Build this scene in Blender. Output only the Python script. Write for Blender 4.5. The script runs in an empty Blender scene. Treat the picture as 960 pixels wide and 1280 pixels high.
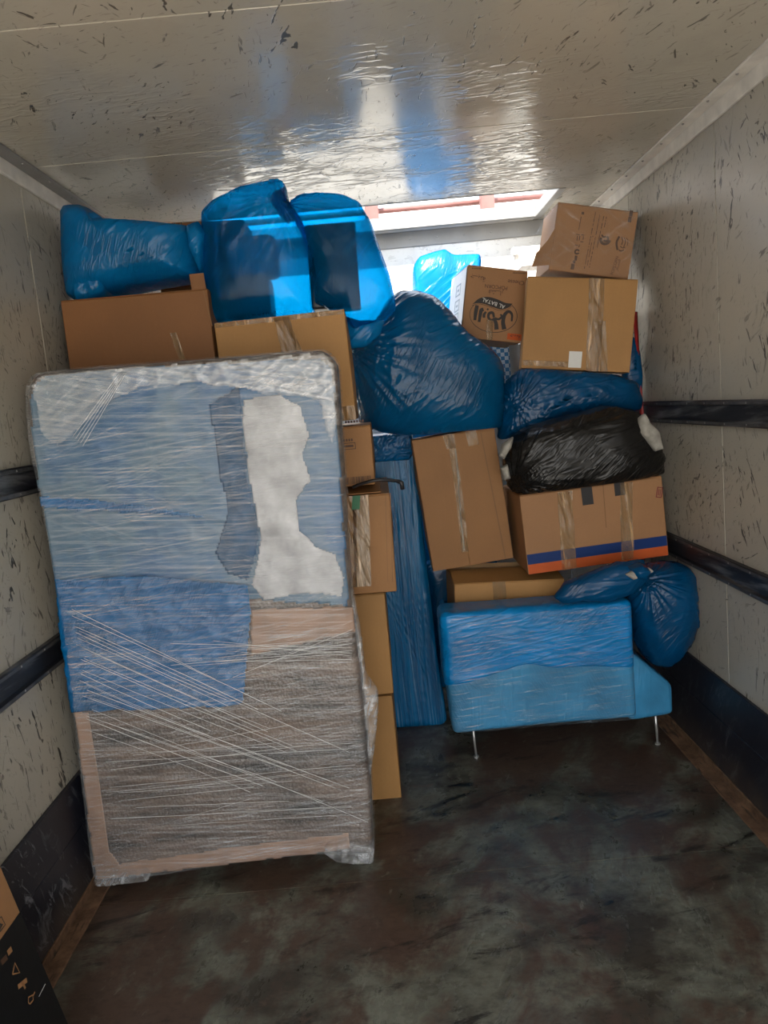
import bpy, bmesh, math, random
import numpy as np
from mathutils import Vector, Matrix

random.seed(7)
rng = np.random.RandomState(7)
SC = bpy.context.scene
COL = SC.collection
PI = math.pi

# ------------------------------------------------------------------ camera, sky, sun, exposure
CAM = Vector((-0.0435, 0.0, 1.5115))
PITCH, YAW, ROLL, FPX = -0.1383, 0.0022, -0.0906, 950.0
cp, sp, cy_, sy_, cr, sr = math.cos(PITCH), math.sin(PITCH), math.cos(YAW), math.sin(YAW), math.cos(ROLL), math.sin(ROLL)
FWD = Vector((-sy_ * cp, cy_ * cp, sp))
_rt = Vector((cy_, sy_, 0))
_up = Vector((sy_ * sp, -cy_ * sp, cp))
RT = _rt * cr + _up * sr
UP = _up * cr - _rt * sr
cam_data = bpy.data.cameras.new('camera')
cam_data.sensor_fit = 'HORIZONTAL'
cam_data.sensor_width = 36.0
cam_data.lens = FPX / 960.0 * 36.0
cam_data.clip_start = 0.05
cam = bpy.data.objects.new('camera', cam_data)
cam.matrix_world = Matrix(((RT.x, UP.x, -FWD.x, CAM.x), (RT.y, UP.y, -FWD.y, CAM.y), (RT.z, UP.z, -FWD.z, CAM.z), (0, 0, 0, 1)))
COL.objects.link(cam)
SC.camera = cam

SC.view_settings.view_transform = 'Standard'
SC.view_settings.look = 'None'
SC.view_settings.gamma = 1.0
SC.view_settings.use_curve_mapping = False
SC.view_settings.exposure = 0.84
SC.cycles.max_bounces = 14
SC.cycles.diffuse_bounces = 3
SC.cycles.transparent_max_bounces = 24
SC.cycles.sample_clamp_indirect = 6.0

world = bpy.data.worlds.new('sky')
SC.world = world
world.use_nodes = True
wn = world.node_tree
wn.nodes.clear()
w_out = wn.nodes.new('ShaderNodeOutputWorld')
w_bg = wn.nodes.new('ShaderNodeBackground')
w_geo = wn.nodes.new('ShaderNodeTexCoord')
w_sep = wn.nodes.new('ShaderNodeSeparateXYZ')
w_rmp = wn.nodes.new('ShaderNodeValToRGB')
wn.links.new(w_geo.outputs['Generated'], w_sep.inputs[0])
wn.links.new(w_sep.outputs['Z'], w_rmp.inputs[0])
w_rmp.color_ramp.elements[0].position = 0.0
w_rmp.color_ramp.elements[0].color = (1.0, 0.965, 0.91, 1)
w_rmp.color_ramp.elements[1].position = 0.9
w_rmp.color_ramp.elements[1].color = (0.66, 0.80, 1.0, 1)
wn.links.new(w_rmp.outputs[0], w_bg.inputs[0])
w_bg.inputs[1].default_value = 2.6
wn.links.new(w_bg.outputs[0], w_out.inputs[0])

sun_d = bpy.data.lights.new('sun', 'SUN')
sun_d.energy = 13.0
sun_d.angle = math.radians(1.5)
sun_d.color = (1.0, 0.95, 0.87)
sun = bpy.data.objects.new('sun', sun_d)
SUN_DIR = Vector((0.20, 0.52, -0.83)).normalized()
sun.rotation_euler = SUN_DIR.to_track_quat('-Z', 'Y').to_euler()
sun.location = (-2, -6, 9)
COL.objects.link(sun)

REAR, FRONT = -0.77, 4.10
HW, HC = 1.15, 2.39

# ------------------------------------------------------------------ helpers
def ray(px, py):
    return RT * ((px - 480) / FPX) - UP * ((py - 640) / FPX) + FWD

def U(px, py, Y):
    """the place in the truck, at depth Y, that the photograph shows at a pixel"""
    d = ray(px, py)
    return CAM + d * ((Y - CAM.y) / d.y)

class Perlin:
    def __init__(self, seed):
        r = np.random.RandomState(seed)
        self.p = np.concatenate([r.permutation(256)] * 3)
        g = r.normal(size=(256, 3))
        self.g = g / np.linalg.norm(g, axis=1)[:, None]

    def __call__(self, q):
        q = np.asarray(q, float)
        i = np.floor(q).astype(int)
        f = q - i
        i &= 255
        u = f * f * f * (f * (f * 6 - 15) + 10)
        out = 0
        for dx in (0, 1):
            for dy in (0, 1):
                for dz in (0, 1):
                    h = self.p[self.p[self.p[i[:, 0] + dx] + i[:, 1] + dy] + i[:, 2] + dz]
                    g = self.g[h]
                    v = g[:, 0] * (f[:, 0] - dx) + g[:, 1] * (f[:, 1] - dy) + g[:, 2] * (f[:, 2] - dz)
                    w = (u[:, 0] if dx else 1 - u[:, 0]) * (u[:, 1] if dy else 1 - u[:, 1]) * (u[:, 2] if dz else 1 - u[:, 2])
                    out = out + v * w
        return out

def ridge(P, q, k=1.0):
    n = np.abs(P(q)) * 2.2
    return np.clip(1 - n, 0, 1) ** k

def mesh_obj(name, verts, faces, material=None, parent=None, smooth=False, uv=None):
    me = bpy.data.meshes.new(name)
    me.from_pydata([tuple(v) for v in verts], [], [tuple(f) for f in faces])
    me.validate(clean_customdata=False)
    if smooth:
        me.polygons.foreach_set('use_smooth', [True] * len(me.polygons))
    if material:
        me.materials.append(material)
    me.update()
    o = bpy.data.objects.new(name, me)
    COL.objects.link(o)
    if parent is not None:
        o.parent = parent
    return o

def bm_obj(name, bm, material=None, parent=None, smooth=False):
    me = bpy.data.meshes.new(name)
    bmesh.ops.recalc_face_normals(bm, faces=bm.faces)
    bm.to_mesh(me)
    bm.free()
    if smooth:
        me.polygons.foreach_set('use_smooth', [True] * len(me.polygons))
    if material:
        me.materials.append(material)
    o = bpy.data.objects.new(name, me)
    COL.objects.link(o)
    if parent is not None:
        o.parent = parent
    return o

def add_box(bm, x0, x1, y0, y1, z0, z1, bevel=0.0, seg=2):
    vs = [bm.verts.new(c) for c in ((x0, y0, z0), (x1, y0, z0), (x1, y1, z0), (x0, y1, z0), (x0, y0, z1), (x1, y0, z1), (x1, y1, z1), (x0, y1, z1))]
    fs = [bm.faces.new([vs[i] for i in f]) for f in ((0, 3, 2, 1), (4, 5, 6, 7), (0, 1, 5, 4), (1, 2, 6, 5), (2, 3, 7, 6), (3, 0, 4, 7))]
    if bevel > 0:
        es = list({e for f in fs for e in f.edges})
        bmesh.ops.bevel(bm, geom=es, offset=bevel, segments=seg, affect='EDGES', profile=0.5)

def boxo(name, x0, x1, y0, y1, z0, z1, material, parent=None, bevel=0.0, seg=2):
    bm = bmesh.new()
    add_box(bm, x0, x1, y0, y1, z0, z1, bevel, seg)
    return bm_obj(name, bm, material, parent)

def tube(pts, r, n=10, caps=True, flat=1.0):
    """verts, faces of a tube along points"""
    pts = [Vector(p) for p in pts]
    V, F = [], []
    up = Vector((0, 0, 1))
    for i, p in enumerate(pts):
        t = (pts[min(i + 1, len(pts) - 1)] - pts[max(i - 1, 0)]).normalized()
        a = t.cross(up)
        if a.length < 1e-3:
            a = t.cross(Vector((0, 1, 0)))
        a.normalize()
        b = a.cross(t)
        rr = r[i] if isinstance(r, (list, tuple)) else r
        for k in range(n):
            th = 2 * PI * k / n
            V.append(p + a * (rr * math.cos(th)) + b * (rr * flat * math.sin(th)))
    for i in range(len(pts) - 1):
        for k in range(n):
            k2 = (k + 1) % n
            F.append((i * n + k, i * n + k2, (i + 1) * n + k2, (i + 1) * n + k))
    if caps:
        F.append(tuple(range(n))[::-1])
        F.append(tuple((len(pts) - 1) * n + k for k in range(n)))
    return V, F

def tag(o, label, cat, group=None, kind=None):
    o['label'] = label
    if cat:
        o['category'] = cat
    if group:
        o['group'] = group
    if kind:
        o['kind'] = kind
    return o

def empty(name, loc):
    o = bpy.data.objects.new(name, None)
    o.location = loc
    o.empty_display_size = 0.1
    COL.objects.link(o)
    return o

def structure(o):
    o['kind'] = 'structure'
    return o

# ------------------------------------------------------------------ materials
class NT:
    def __init__(self, name):
        self.m = bpy.data.materials.new(name)
        self.m.use_nodes = True
        self.t = self.m.node_tree
        self.t.nodes.clear()
        self.out = self.t.nodes.new('ShaderNodeOutputMaterial')
        self._co = None

    def n(self, typ, **kw):
        nd = self.t.nodes.new('ShaderNode' + typ)
        for k, v in kw.items():
            setattr(nd, k, v)
        return nd

    def put(self, sock, v):
        if hasattr(v, 'is_output'):
            self.t.links.new(v, sock)
        elif isinstance(v, (tuple, list)) and len(v) == 3 and sock.type == 'RGBA':
            sock.default_value = (*v, 1)
        else:
            sock.default_value = v

    def co(self):
        if self._co is None:
            self._co = self.n('TexCoord').outputs['Object']
        return self._co

    def mapping(self, scale=(1, 1, 1), rot=(0, 0, 0), loc=(0, 0, 0), vec=None):
        """turned first, then stretched along the turned axes"""
        m = self.n('Mapping', vector_type='POINT')
        self.put(m.inputs['Vector'], vec or self.co())
        m.inputs['Rotation'].default_value = rot
        m2 = self.n('Mapping', vector_type='POINT')
        self.put(m2.inputs['Vector'], m.outputs[0])
        m2.inputs['Scale'].default_value = scale
        m2.inputs['Location'].default_value = loc
        return m2.outputs[0]

    def noise(self, vec=None, scale=5.0, detail=3.0, rough=0.5, dist=0.0):
        t = self.n('TexNoise')
        self.put(t.inputs['Vector'], vec or self.co())
        t.inputs['Scale'].default_value = scale
        t.inputs['Detail'].default_value = detail
        t.inputs['Roughness'].default_value = rough
        t.inputs['Distortion'].default_value = dist
        return t.outputs['Fac']

    def voronoi(self, vec=None, scale=5.0, feature='F1'):
        t = self.n('TexVoronoi', feature=feature)
        self.put(t.inputs['Vector'], vec or self.co())
        t.inputs['Scale'].default_value = scale
        return t.outputs['Distance']

    def ramp(self, fac, a, b, lo=0.0, hi=1.0):
        m = self.n('MapRange')
        self.put(m.inputs[0], fac)
        m.inputs[1].default_value = a
        m.inputs[2].default_value = b
        m.inputs[3].default_value = lo
        m.inputs[4].default_value = hi
        return m.outputs[0]

    def math(self, op, a, b=0.0):
        m = self.n('Math', operation=op)
        self.put(m.inputs[0], a)
        self.put(m.inputs[1], b)
        return m.outputs[0]

    def mix(self, fac, a, b):
        m = self.n('Mix', data_type='RGBA')
        self.put(m.inputs[0], fac)
        self.put(m.inputs[6], a)
        self.put(m.inputs[7], b)
        return m.outputs[2]

    def ridged(self, vec, scale, detail=2.0):
        """sharp creases: 1 - |2n - 1|"""
        f = self.noise(vec, scale, detail, 0.5, 0.4)
        return self.math('SUBTRACT', 1.0, self.math('ABSOLUTE', self.math('MULTIPLY', self.math('SUBTRACT', f, 0.5), 5.0)))

    def bump(self, h, strength=0.3, dist=0.01, normal=None):
        b = self.n('Bump')
        self.put(b.inputs['Height'], h)
        b.inputs['Strength'].default_value = strength
        b.inputs['Distance'].default_value = dist
        if normal:
            self.put(b.inputs['Normal'], normal)
        return b.outputs[0]

    def bsdf(self, color, rough=0.5, metal=0.0, normal=None, spec=0.5, coat=0.0, coat_rough=0.1):
        p = self.n('BsdfPrincipled')
        self.put(p.inputs['Base Color'], color)
        self.put(p.inputs['Roughness'], rough)
        self.put(p.inputs['Metallic'], metal)
        p.inputs['Specular IOR Level'].default_value = spec
        p.inputs['Coat Weight'].default_value = coat
        p.inputs['Coat Roughness'].default_value = coat_rough
        if normal:
            self.put(p.inputs['Normal'], normal)
        return p.outputs[0]

    def mixs(self, fac, a, b):
        m = self.n('MixShader')
        self.put(m.inputs[0], fac)
        self.put(m.inputs[1], a)
        self.put(m.inputs[2], b)
        return m.outputs[0]

    def done(self, surf):
        self.t.links.new(surf, self.out.inputs['Surface'])
        return self.m

def plain(name, color, rough=0.5, metal=0.0, var=0.12, vs=8.0, spec=0.5):
    t = NT(name)
    n = t.noise(None, vs, 4)
    c = t.mix(t.ramp(n, 0.3, 0.7), tuple(x * (1 - var) for x in color), tuple(min(1, x * (1 + var)) for x in color))
    return t.done(t.bsdf(c, rough, metal, t.bump(n, 0.1, 0.003), spec))

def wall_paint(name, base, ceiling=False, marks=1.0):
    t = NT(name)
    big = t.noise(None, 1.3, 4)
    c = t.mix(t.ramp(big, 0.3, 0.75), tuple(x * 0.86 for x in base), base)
    grime = t.noise(t.mapping((1, 1, 0.35) if not ceiling else (1, 1, 1)), 5.0, 6, 0.65)
    c = t.mix(t.ramp(grime, 0.52, 0.8, 0, 0.35), c, (0.30, 0.27, 0.22))
    # scuffs and gouges: short strokes in several directions, in clusters
    total = None
    k = 0
    axes = [((0.6, 0.6, 0.6), 0), ((1, 1, 1), 1)]
    specs = [(1.2, 10, 42, 0.64), (-1.1, 12, 54, 0.645), (0.4, 9, 40, 0.665), (1.5, 14, 84, 0.64), (0.9, 30, 70, 0.64)]
    for (a, s1, s2, th) in specs:
        rot = (a, 0, 0) if not ceiling else (0, 0, a)
        sc = (s1, s1, s2) if not ceiling else (s1, s2, s2)
        f = t.noise(t.mapping(sc, rot, (k * 3.7, k * 1.3, k * 2.1)), 1.0, 3, 0.55, 0.6)
        th2 = th + (0.012 if ceiling else -0.012)
        f = t.ramp(f, th2, th2 + 0.025)
        msk = t.ramp(t.noise(t.mapping((1.4, 1.4, 1.4), (0, 0, 0), (k * 5.1, 2.2, k)), 1.0, 3, 0.6), 0.47, 0.60)
        f = t.math('MULTIPLY', f, msk)
        total = f if total is None else t.math('MAXIMUM', total, f)
        k += 1
    total = t.math('MULTIPLY', total, marks)
    c = t.mix(total, c, (0.045, 0.04, 0.035))
    fine = t.ramp(t.noise(t.mapping((30, 30, 150) if not ceiling else (30, 150, 30), (0.4, 0, 0.3)), 1.0, 2), 0.66, 0.7, 0, 0.35)
    c = t.mix(fine, c, (0.2, 0.18, 0.16))
    h = t.math('ADD', t.math('MULTIPLY', total, -1.0), t.math('MULTIPLY', big, 0.3))
    nrm = t.bump(h, 0.35, 0.004)
    if ceiling:
        d1 = t.ridged(t.mapping((1.0, 2.6, 1), (0, 0, 0.15)), 9.0, 2.0)
        near = t.n('SeparateXYZ')
        t.put(near.inputs[0], t.co())
        m = t.ramp(near.outputs['Y'], 1.9, 3.0)
        lump = t.ramp(t.noise(None, 2.2, 2), 0.42, 0.62)
        dd = t.math('MULTIPLY', t.math('MULTIPLY', t.ramp(d1, 0.55, 1.0), m), lump)
        nrm = t.bump(dd, 0.35, 0.010, nrm)
        nrm = t.bump(t.noise(None, 2.2, 2), 0.18, 0.02, nrm)
        rough = t.ramp(grime, 0.3, 0.8, 0.12, 0.25)
    else:
        nrm = t.bump(t.noise(None, 2.0, 2), 0.25, 0.02, nrm)
        rough = t.ramp(grime, 0.3, 0.8, 0.26, 0.45)
    return t.done(t.bsdf(c, rough, 0, nrm, 0.85 if ceiling else 0.55))

M = {}
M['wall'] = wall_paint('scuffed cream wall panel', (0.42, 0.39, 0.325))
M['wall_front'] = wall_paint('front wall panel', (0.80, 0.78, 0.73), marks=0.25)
M['ceiling'] = wall_paint('glossy ceiling panel', (0.52, 0.48, 0.405), True, 0.85)
M['sealant'] = plain('white seam sealant', (0.80, 0.78, 0.72), 0.5)
M['trim_white'] = plain('pale painted cove', (0.66, 0.63, 0.58), 0.45, 0, 0.15, 14)
M['trim_grey'] = plain('grey rivets and shade-darkened cove', (0.23, 0.22, 0.21), 0.5, 0.1)

def rail_mat():
    t = NT('scraped black steel rail')
    f = t.noise(t.mapping((4, 3, 30), (0.1, 0, 0)), 1.0, 5, 0.6)
    c = t.mix(t.ramp(f, 0.55, 0.72), (0.018, 0.020, 0.027), (0.16, 0.165, 0.175))
    return t.done(t.bsdf(c, t.ramp(f, 0.3, 0.7, 0.5, 0.32), 0.3, t.bump(f, 0.2, 0.003)))
M['rail'] = rail_mat()
M['rail_lip'] = plain('worn rail lip', (0.10, 0.10, 0.105), 0.4, 0.5, 0.4, 20)
M['rivet'] = plain('dull rivet', (0.35, 0.34, 0.33), 0.4, 0.7)

def kick_mat():
    t = NT('scratched navy kick board')
    s = t.noise(t.mapping((6, 9, 20), (0.9, 0, 0)), 1.0, 5, 0.7, 0.8)
    s2 = t.noise(t.mapping((6, 30, 6), (-0.5, 0, 0), (3, 1, 5)), 1.0, 4, 0.7, 0.5)
    near = t.ramp(t.noise(None, 2.5, 3), 0.38, 0.58)
    f = t.math('MULTIPLY', t.math('MAXIMUM', t.ramp(s, 0.56, 0.66), t.ramp(s2, 0.58, 0.68)), near)
    sep = t.n('SeparateXYZ')
    t.put(sep.inputs[0], t.co())
    f = t.math('MULTIPLY', f, t.ramp(sep.outputs['X'], -0.5, 0.5, 1.0, 0.25))
    c = t.mix(t.math('MULTIPLY', f, 0.75), (0.011, 0.012, 0.020), (0.30, 0.31, 0.34))
    low = t.math('MULTIPLY', t.ramp(sep.outputs['Z'], 0.16, 0.0), t.ramp(t.noise(None, 9, 4), 0.2, 0.7))
    c = t.mix(t.math('MULTIPLY', low, 0.6), c, (0.14, 0.105, 0.07))
    return t.done(t.bsdf(c, 0.42, 0, t.bump(f, 0.25, 0.003)))
M['kick'] = kick_mat()

def floor_mat():
    t = NT('worn dark floor')
    a = t.noise(t.mapping((1.2, 1.5, 1)), 2.6, 9, 0.68, 0.25)
    b = t.noise(t.mapping((1.7, 1.0, 1), (0, 0, 0.3), (7.6, 3, 0)), 1.7, 9, 0.68, 0.35)
    fine = t.noise(t.mapping((1, 1.6, 1)), 26, 6, 0.7)
    g = t.mix(t.ramp(a, 0.40, 0.58), (0.050, 0.044, 0.034), (0.165, 0.168, 0.132))
    g = t.mix(t.ramp(b, 0.47, 0.55, 0, 0.9), g, (0.082, 0.047, 0.033))
    g = t.mix(t.ramp(fine, 0.48, 0.66, 0, 0.45), g, (0.020, 0.017, 0.014))
    c2 = t.noise(t.mapping((1.6, 4.5, 1), (0, 0, -0.2), (1, 9, 0)), 2.0, 8, 0.72, 0.5)
    g = t.mix(t.ramp(c2, 0.56, 0.63, 0, 0.85), g, (0.014, 0.012, 0.010))
    c3 = t.noise(t.mapping((16, 6, 1), (0, 0, 0.5), (4, 4, 0)), 1.8, 6, 0.72, 0.4)
    g = t.mix(t.ramp(c3, 0.62, 0.70, 0, 0.45), g, (0.25, 0.25, 0.21))
    c4 = t.noise(t.mapping((5, 7, 1), (0, 0, 0.2), (9, 1, 0)), 1.7, 7, 0.72, 0.4)
    g = t.mix(t.ramp(c4, 0.58, 0.66, 0, 0.5), g, (0.14, 0.092, 0.066))
    r = t.ramp(b, 0.35, 0.65, 0.20, 0.42)
    h = t.math('ADD', a, t.math('MULTIPLY', c3, 0.5))
    return t.done(t.bsdf(g, r, 0, t.bump(h, 0.15, 0.004), 0.45))
M['floor'] = floor_mat()

def rust_mat():
    t = NT('rusty floor edge')
    a = t.noise(t.mapping((4, 4, 4)), 3, 7, 0.7)
    b = t.noise(t.mapping((40, 5, 10), (0, 0, 0), (3, 3, 3)), 1.0, 5, 0.7)
    c = t.mix(t.ramp(a, 0.35, 0.65), (0.07, 0.035, 0.018), (0.22, 0.125, 0.07))
    c = t.mix(t.ramp(b, 0.56, 0.66), c, (0.02, 0.014, 0.01))
    return t.done(t.bsdf(c, 0.75, 0, t.bump(a, 0.5, 0.006)))
M['rust'] = rust_mat()

def cardboard(name, col):
    t = NT(name)
    fl = t.noise(t.mapping((60, 3, 3)), 1.0, 2)
    big = t.noise(None, 3.5, 5)
    fib = t.noise(None, 120, 3)
    c = t.mix(t.ramp(big, 0.3, 0.7), tuple(x * 0.88 for x in col), tuple(x * 1.08 for x in col))
    c = t.mix(t.ramp(fib, 0.3, 0.7, 0, 0.12), c, tuple(x * 0.6 for x in col))
    h = t.math('ADD', t.math('MULTIPLY', fl, 0.25), big)
    return t.done(t.bsdf(c, 0.62, 0, t.bump(h, 0.25, 0.006), 0.35))
M['card_brown'] = cardboard('brown cardboard', (0.19, 0.080, 0.025))
M['card_mid'] = cardboard('mid brown cardboard', (0.275, 0.132, 0.046))
M['card_tan'] = cardboard('tan cardboard', (0.365, 0.190, 0.062))
M['card_pink'] = cardboard('pinkish tan cardboard', (0.315, 0.160, 0.070))
M['card_edge'] = cardboard('cut cardboard edge', (0.20, 0.10, 0.04))
M['card_white'] = cardboard('white faced cardboard', (0.75, 0.75, 0.76))
M['card_black'] = plain('black printed carton', (0.008, 0.008, 0.008), 0.5, 0, 0.2, 30, 0.25)
M['ink'] = plain('black ink', (0.018, 0.014, 0.012), 0.6, 0, 0.1, 40)
M['ink_brown'] = plain('faded brown ink', (0.075, 0.035, 0.018), 0.65, 0, 0.1, 40)
M['ink_red'] = plain('dark red ink', (0.16, 0.02, 0.02), 0.6)
M['ink_orange'] = plain('orange ink', (0.46, 0.085, 0.018), 0.5, 0, 0.12, 8.0, 0.2)
M['ink_blue'] = plain('blue ink', (0.004, 0.026, 0.125), 0.5, 0, 0.12, 8.0, 0.2)
M['paper'] = plain('white paper label', (0.62, 0.62, 0.60), 0.6, 0, 0.05)
M['logo_bg'] = plain('tan showing through ink', (0.40, 0.225, 0.10), 0.6)

def tape_mat(name, tint, opac):
    t = NT(name)
    st = t.noise(t.mapping((55, 8, 4), (0, 0.05, 0)), 1.0, 4, 0.6, 0.5)
    cr_ = t.ridged(t.mapping((20, 8, 5), (0, 0.4, 0)), 1.0, 2)
    nrm = t.bump(t.math('ADD', st, t.ramp(cr_, 0.4, 1.0)), 0.8, 0.005)
    body = t.bsdf(t.mix(t.ramp(st, 0.55, 0.68), tint, tuple(min(1, x * 1.9 + 0.08) for x in tint)), 0.16, 0, nrm, 0.6)  # brighter streaks: glints on the crinkles, put into the tape's colour
    tr = t.n('BsdfTransparent').outputs[0]
    return t.done(t.mixs(t.ramp(st, 0.3, 0.75, opac * 0.6, min(1, opac * 1.5)), tr, body))
M['tape'] = tape_mat('clear packing tape', (0.36, 0.22, 0.10), 0.38)
M['tape_film'] = tape_mat('crinkled tape', (0.42, 0.30, 0.19), 0.6)
M['tape_brown'] = tape_mat('brown packing tape', (0.33, 0.19, 0.09), 0.7)
M['tape_dark'] = plain('dark tape', (0.018, 0.017, 0.018), 0.45, 0, 0.12, 8.0, 0.25)
M['tape_green'] = plain('green tape', (0.004, 0.115, 0.042), 0.4, 0, 0.12, 8.0, 0.3)
M['tape_white'] = plain('pale tape', (0.45, 0.42, 0.36), 0.4)

def poly_bag(name, col, glow, opac, trans, rough=0.22, sc=1.0, rot=(0.2, 0.5, 0.3), bump=0.3):
    """thin polythene: coloured film that shines, glows when lit from behind and may be seen through"""
    t = NT(name)
    r1 = t.ridged(t.mapping((3 * sc, 5 * sc, 24 * sc), rot), 1.0, 1.0)
    r2 = t.ridged(t.mapping((8 * sc, 10 * sc, 60 * sc), (rot[2], rot[1] + 0.5, rot[0])), 1.0, 1.0)
    n = t.noise(None, 6 * sc, 3)
    h = t.math('ADD', t.math('MULTIPLY', t.ramp(r1, 0.45, 1.0), t.ramp(n, 0.45, 0.62, 0.0, 1.0)), t.math('MULTIPLY', t.ramp(r2, 0.5, 1.0), t.ramp(n, 0.55, 0.40, 0.0, 0.35)))
    nrm = t.bump(h, bump, 0.012)
    c = t.mix(t.ramp(n, 0.3, 0.7), tuple(x * 0.75 for x in col), tuple(x * 1.25 for x in col))
    p = t.bsdf(c, rough, 0, nrm, 0.30)
    tl = t.n('BsdfTranslucent')
    t.put(tl.inputs[0], glow)
    t.put(tl.inputs['Normal'], nrm)
    s = t.mixs(trans, p, tl.outputs[0])
    if opac < 1:
        tr = t.n('BsdfTransparent')
        t.put(tr.inputs[0], (0.02, 0.56, 0.90))
        gl = t.n('BsdfGlossy')
        t.put(gl.inputs['Roughness'], rough * 0.8)
        t.put(gl.inputs['Color'], (0.55, 0.75, 0.95))
        t.put(gl.inputs['Normal'], nrm)
        lw = t.n('LayerWeight')
        lw.inputs['Blend'].default_value = 0.25
        t.put(lw.inputs['Normal'], nrm)
        clear = t.mixs(t.ramp(lw.outputs['Fresnel'], 0, 1, 0.008, 0.30), tr.outputs[0], gl.outputs[0])
        s = t.mixs(t.ramp(h, 0.2, 1.4, opac * 0.8, min(1.0, opac * 1.35)), clear, s)
    return t.done(s)

M['bag_dark'] = poly_bag('dark blue polythene', (0.001, 0.085, 0.205), (0.005, 0.22, 0.45), 1.0, 0.25, 0.19)
M['bag_navy'] = poly_bag('navy polythene', (0.001, 0.062, 0.170), (0.005, 0.15, 0.36), 1.0, 0.2, 0.18, 1.1, (0.5, 0.1, 0.7))
M['bag_bright'] = poly_bag('bright blue polythene', (0.002, 0.145, 0.36), (0.01, 0.44, 0.80), 1.0, 0.3, 0.22, 1.2, (0.1, 0.7, 0.2))
M['bag_clear'] = poly_bag('see-through blue polythene', (0.001, 0.10, 0.25), (0.01, 0.48, 0.80), 0.5, 0.5, 0.2, 0.8, (0.3, 0.9, 0.1), 0.10)
M['bag_black'] = poly_bag('black polythene', (0.010, 0.0095, 0.009), (0.02, 0.015, 0.01), 1.0, 0.04, 0.26, 1.2, (0.0, 0.25, 0.0), 0.4)
def wrap_mat():
    t = NT('blue wrapping film')
    v = t.mapping((130, 20, 2.2), (0, 0.03, 0))
    a = t.noise(v, 1.0, 4, 0.65)
    b = t.noise(t.mapping((60, 10, 0.9), (0, 0.03, 0), (5, 1, 2)), 1.0, 3, 0.6)
    c = t.mix(t.ramp(b, 0.35, 0.65), (0.0, 0.075, 0.20), (0.002, 0.145, 0.34))
    c = t.mix(t.ramp(a, 0.56, 0.72, 0, 0.8), c, (0.14, 0.32, 0.50))  # pale streaks: highlights along the upright creases, painted into the colour
    return t.done(t.bsdf(c, 0.26, 0, t.bump(t.math('ADD', a, b), 0.5, 0.006), 0.45))
M['wrap_blue'] = wrap_mat()

def stretch_film(name, layers, base, gain, tint=(0.78, 0.80, 0.82), gloss=0.22, patch=None):
    """clear stretch film with stretched white creases; layers = (turn, stretch, weight)"""
    t = NT(name)
    tot = None
    for i, (a, s1, s2, lo, hi, w) in enumerate(layers):
        f = t.noise(t.mapping((s1, 3, s2), (0, a, 0), (i * 4.3, i, i * 2.7)), 1.0, 3, 0.6, 0.0)
        f = t.ramp(f, lo, hi, 0, w)
        tot = f if tot is None else t.math('ADD', tot, f)
    big = t.noise(t.mapping((1, 1, 1), (0, 0, 0), (2, 2, 2)), patch or 3.0, 4, 0.6)
    tot = t.math('MULTIPLY', tot, t.ramp(big, 0.3, 0.68, 0.35, 1.25))
    fac = t.math('MINIMUM', t.math('ADD', t.math('MULTIPLY', tot, gain), base), 0.92)
    nrm = t.bump(tot, 0.5, 0.006)
    d = t.n('BsdfDiffuse')
    t.put(d.inputs[0], tint)
    t.put(d.inputs['Normal'], nrm)
    g = t.n('BsdfGlossy')
    t.put(g.inputs['Roughness'], gloss)
    t.put(g.inputs['Normal'], nrm)
    s = t.mixs(0.22, d.outputs[0], g.outputs[0])
    tr = t.n('BsdfTransparent').outputs[0]
    return t.done(t.mixs(fac, tr, s))

M['film_panel'] = stretch_film('stretch film round panel', [(-0.08, 2.6, 190, 0.48, 0.75, 0.42), (0.10, 2.6, 240, 0.50, 0.75, 0.40), (0.40, 1.8, 190, 0.56, 0.76, 0.22), (-0.5, 1.8, 160, 0.58, 0.78, 0.18)], 0.06, 0.8)
M['film_fold'] = stretch_film('folded stretch film', [(-0.25, 5, 90, 0.45, 0.75, 0.5), (0.6, 5, 70, 0.5, 0.75, 0.4)], 0.12, 0.55)
M['film_side'] = stretch_film('loose stretch film', [(0.1, 14, 30, 0.42, 0.7, 0.5), (1.2, 12, 40, 0.5, 0.7, 0.5)], 0.08, 0.8)
M['film_sofa'] = stretch_film('stretch film round sofa', [(0.07, 5, 150, 0.54, 0.70, 0.55), (0.11, 6, 220, 0.56, 0.72, 0.45)], 0.02, 0.9, (0.55, 0.68, 0.78), 0.22, 2.0)
M['film_carton'] = stretch_film('film round carton', [(0.7, 5, 28, 0.55, 0.78, 0.5), (-0.5, 5, 28, 0.58, 0.8, 0.45)], 0.03, 0.7)
M['strand'] = plain('twisted film strand', (0.72, 0.72, 0.70), 0.3, 0, 0.05)

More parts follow.
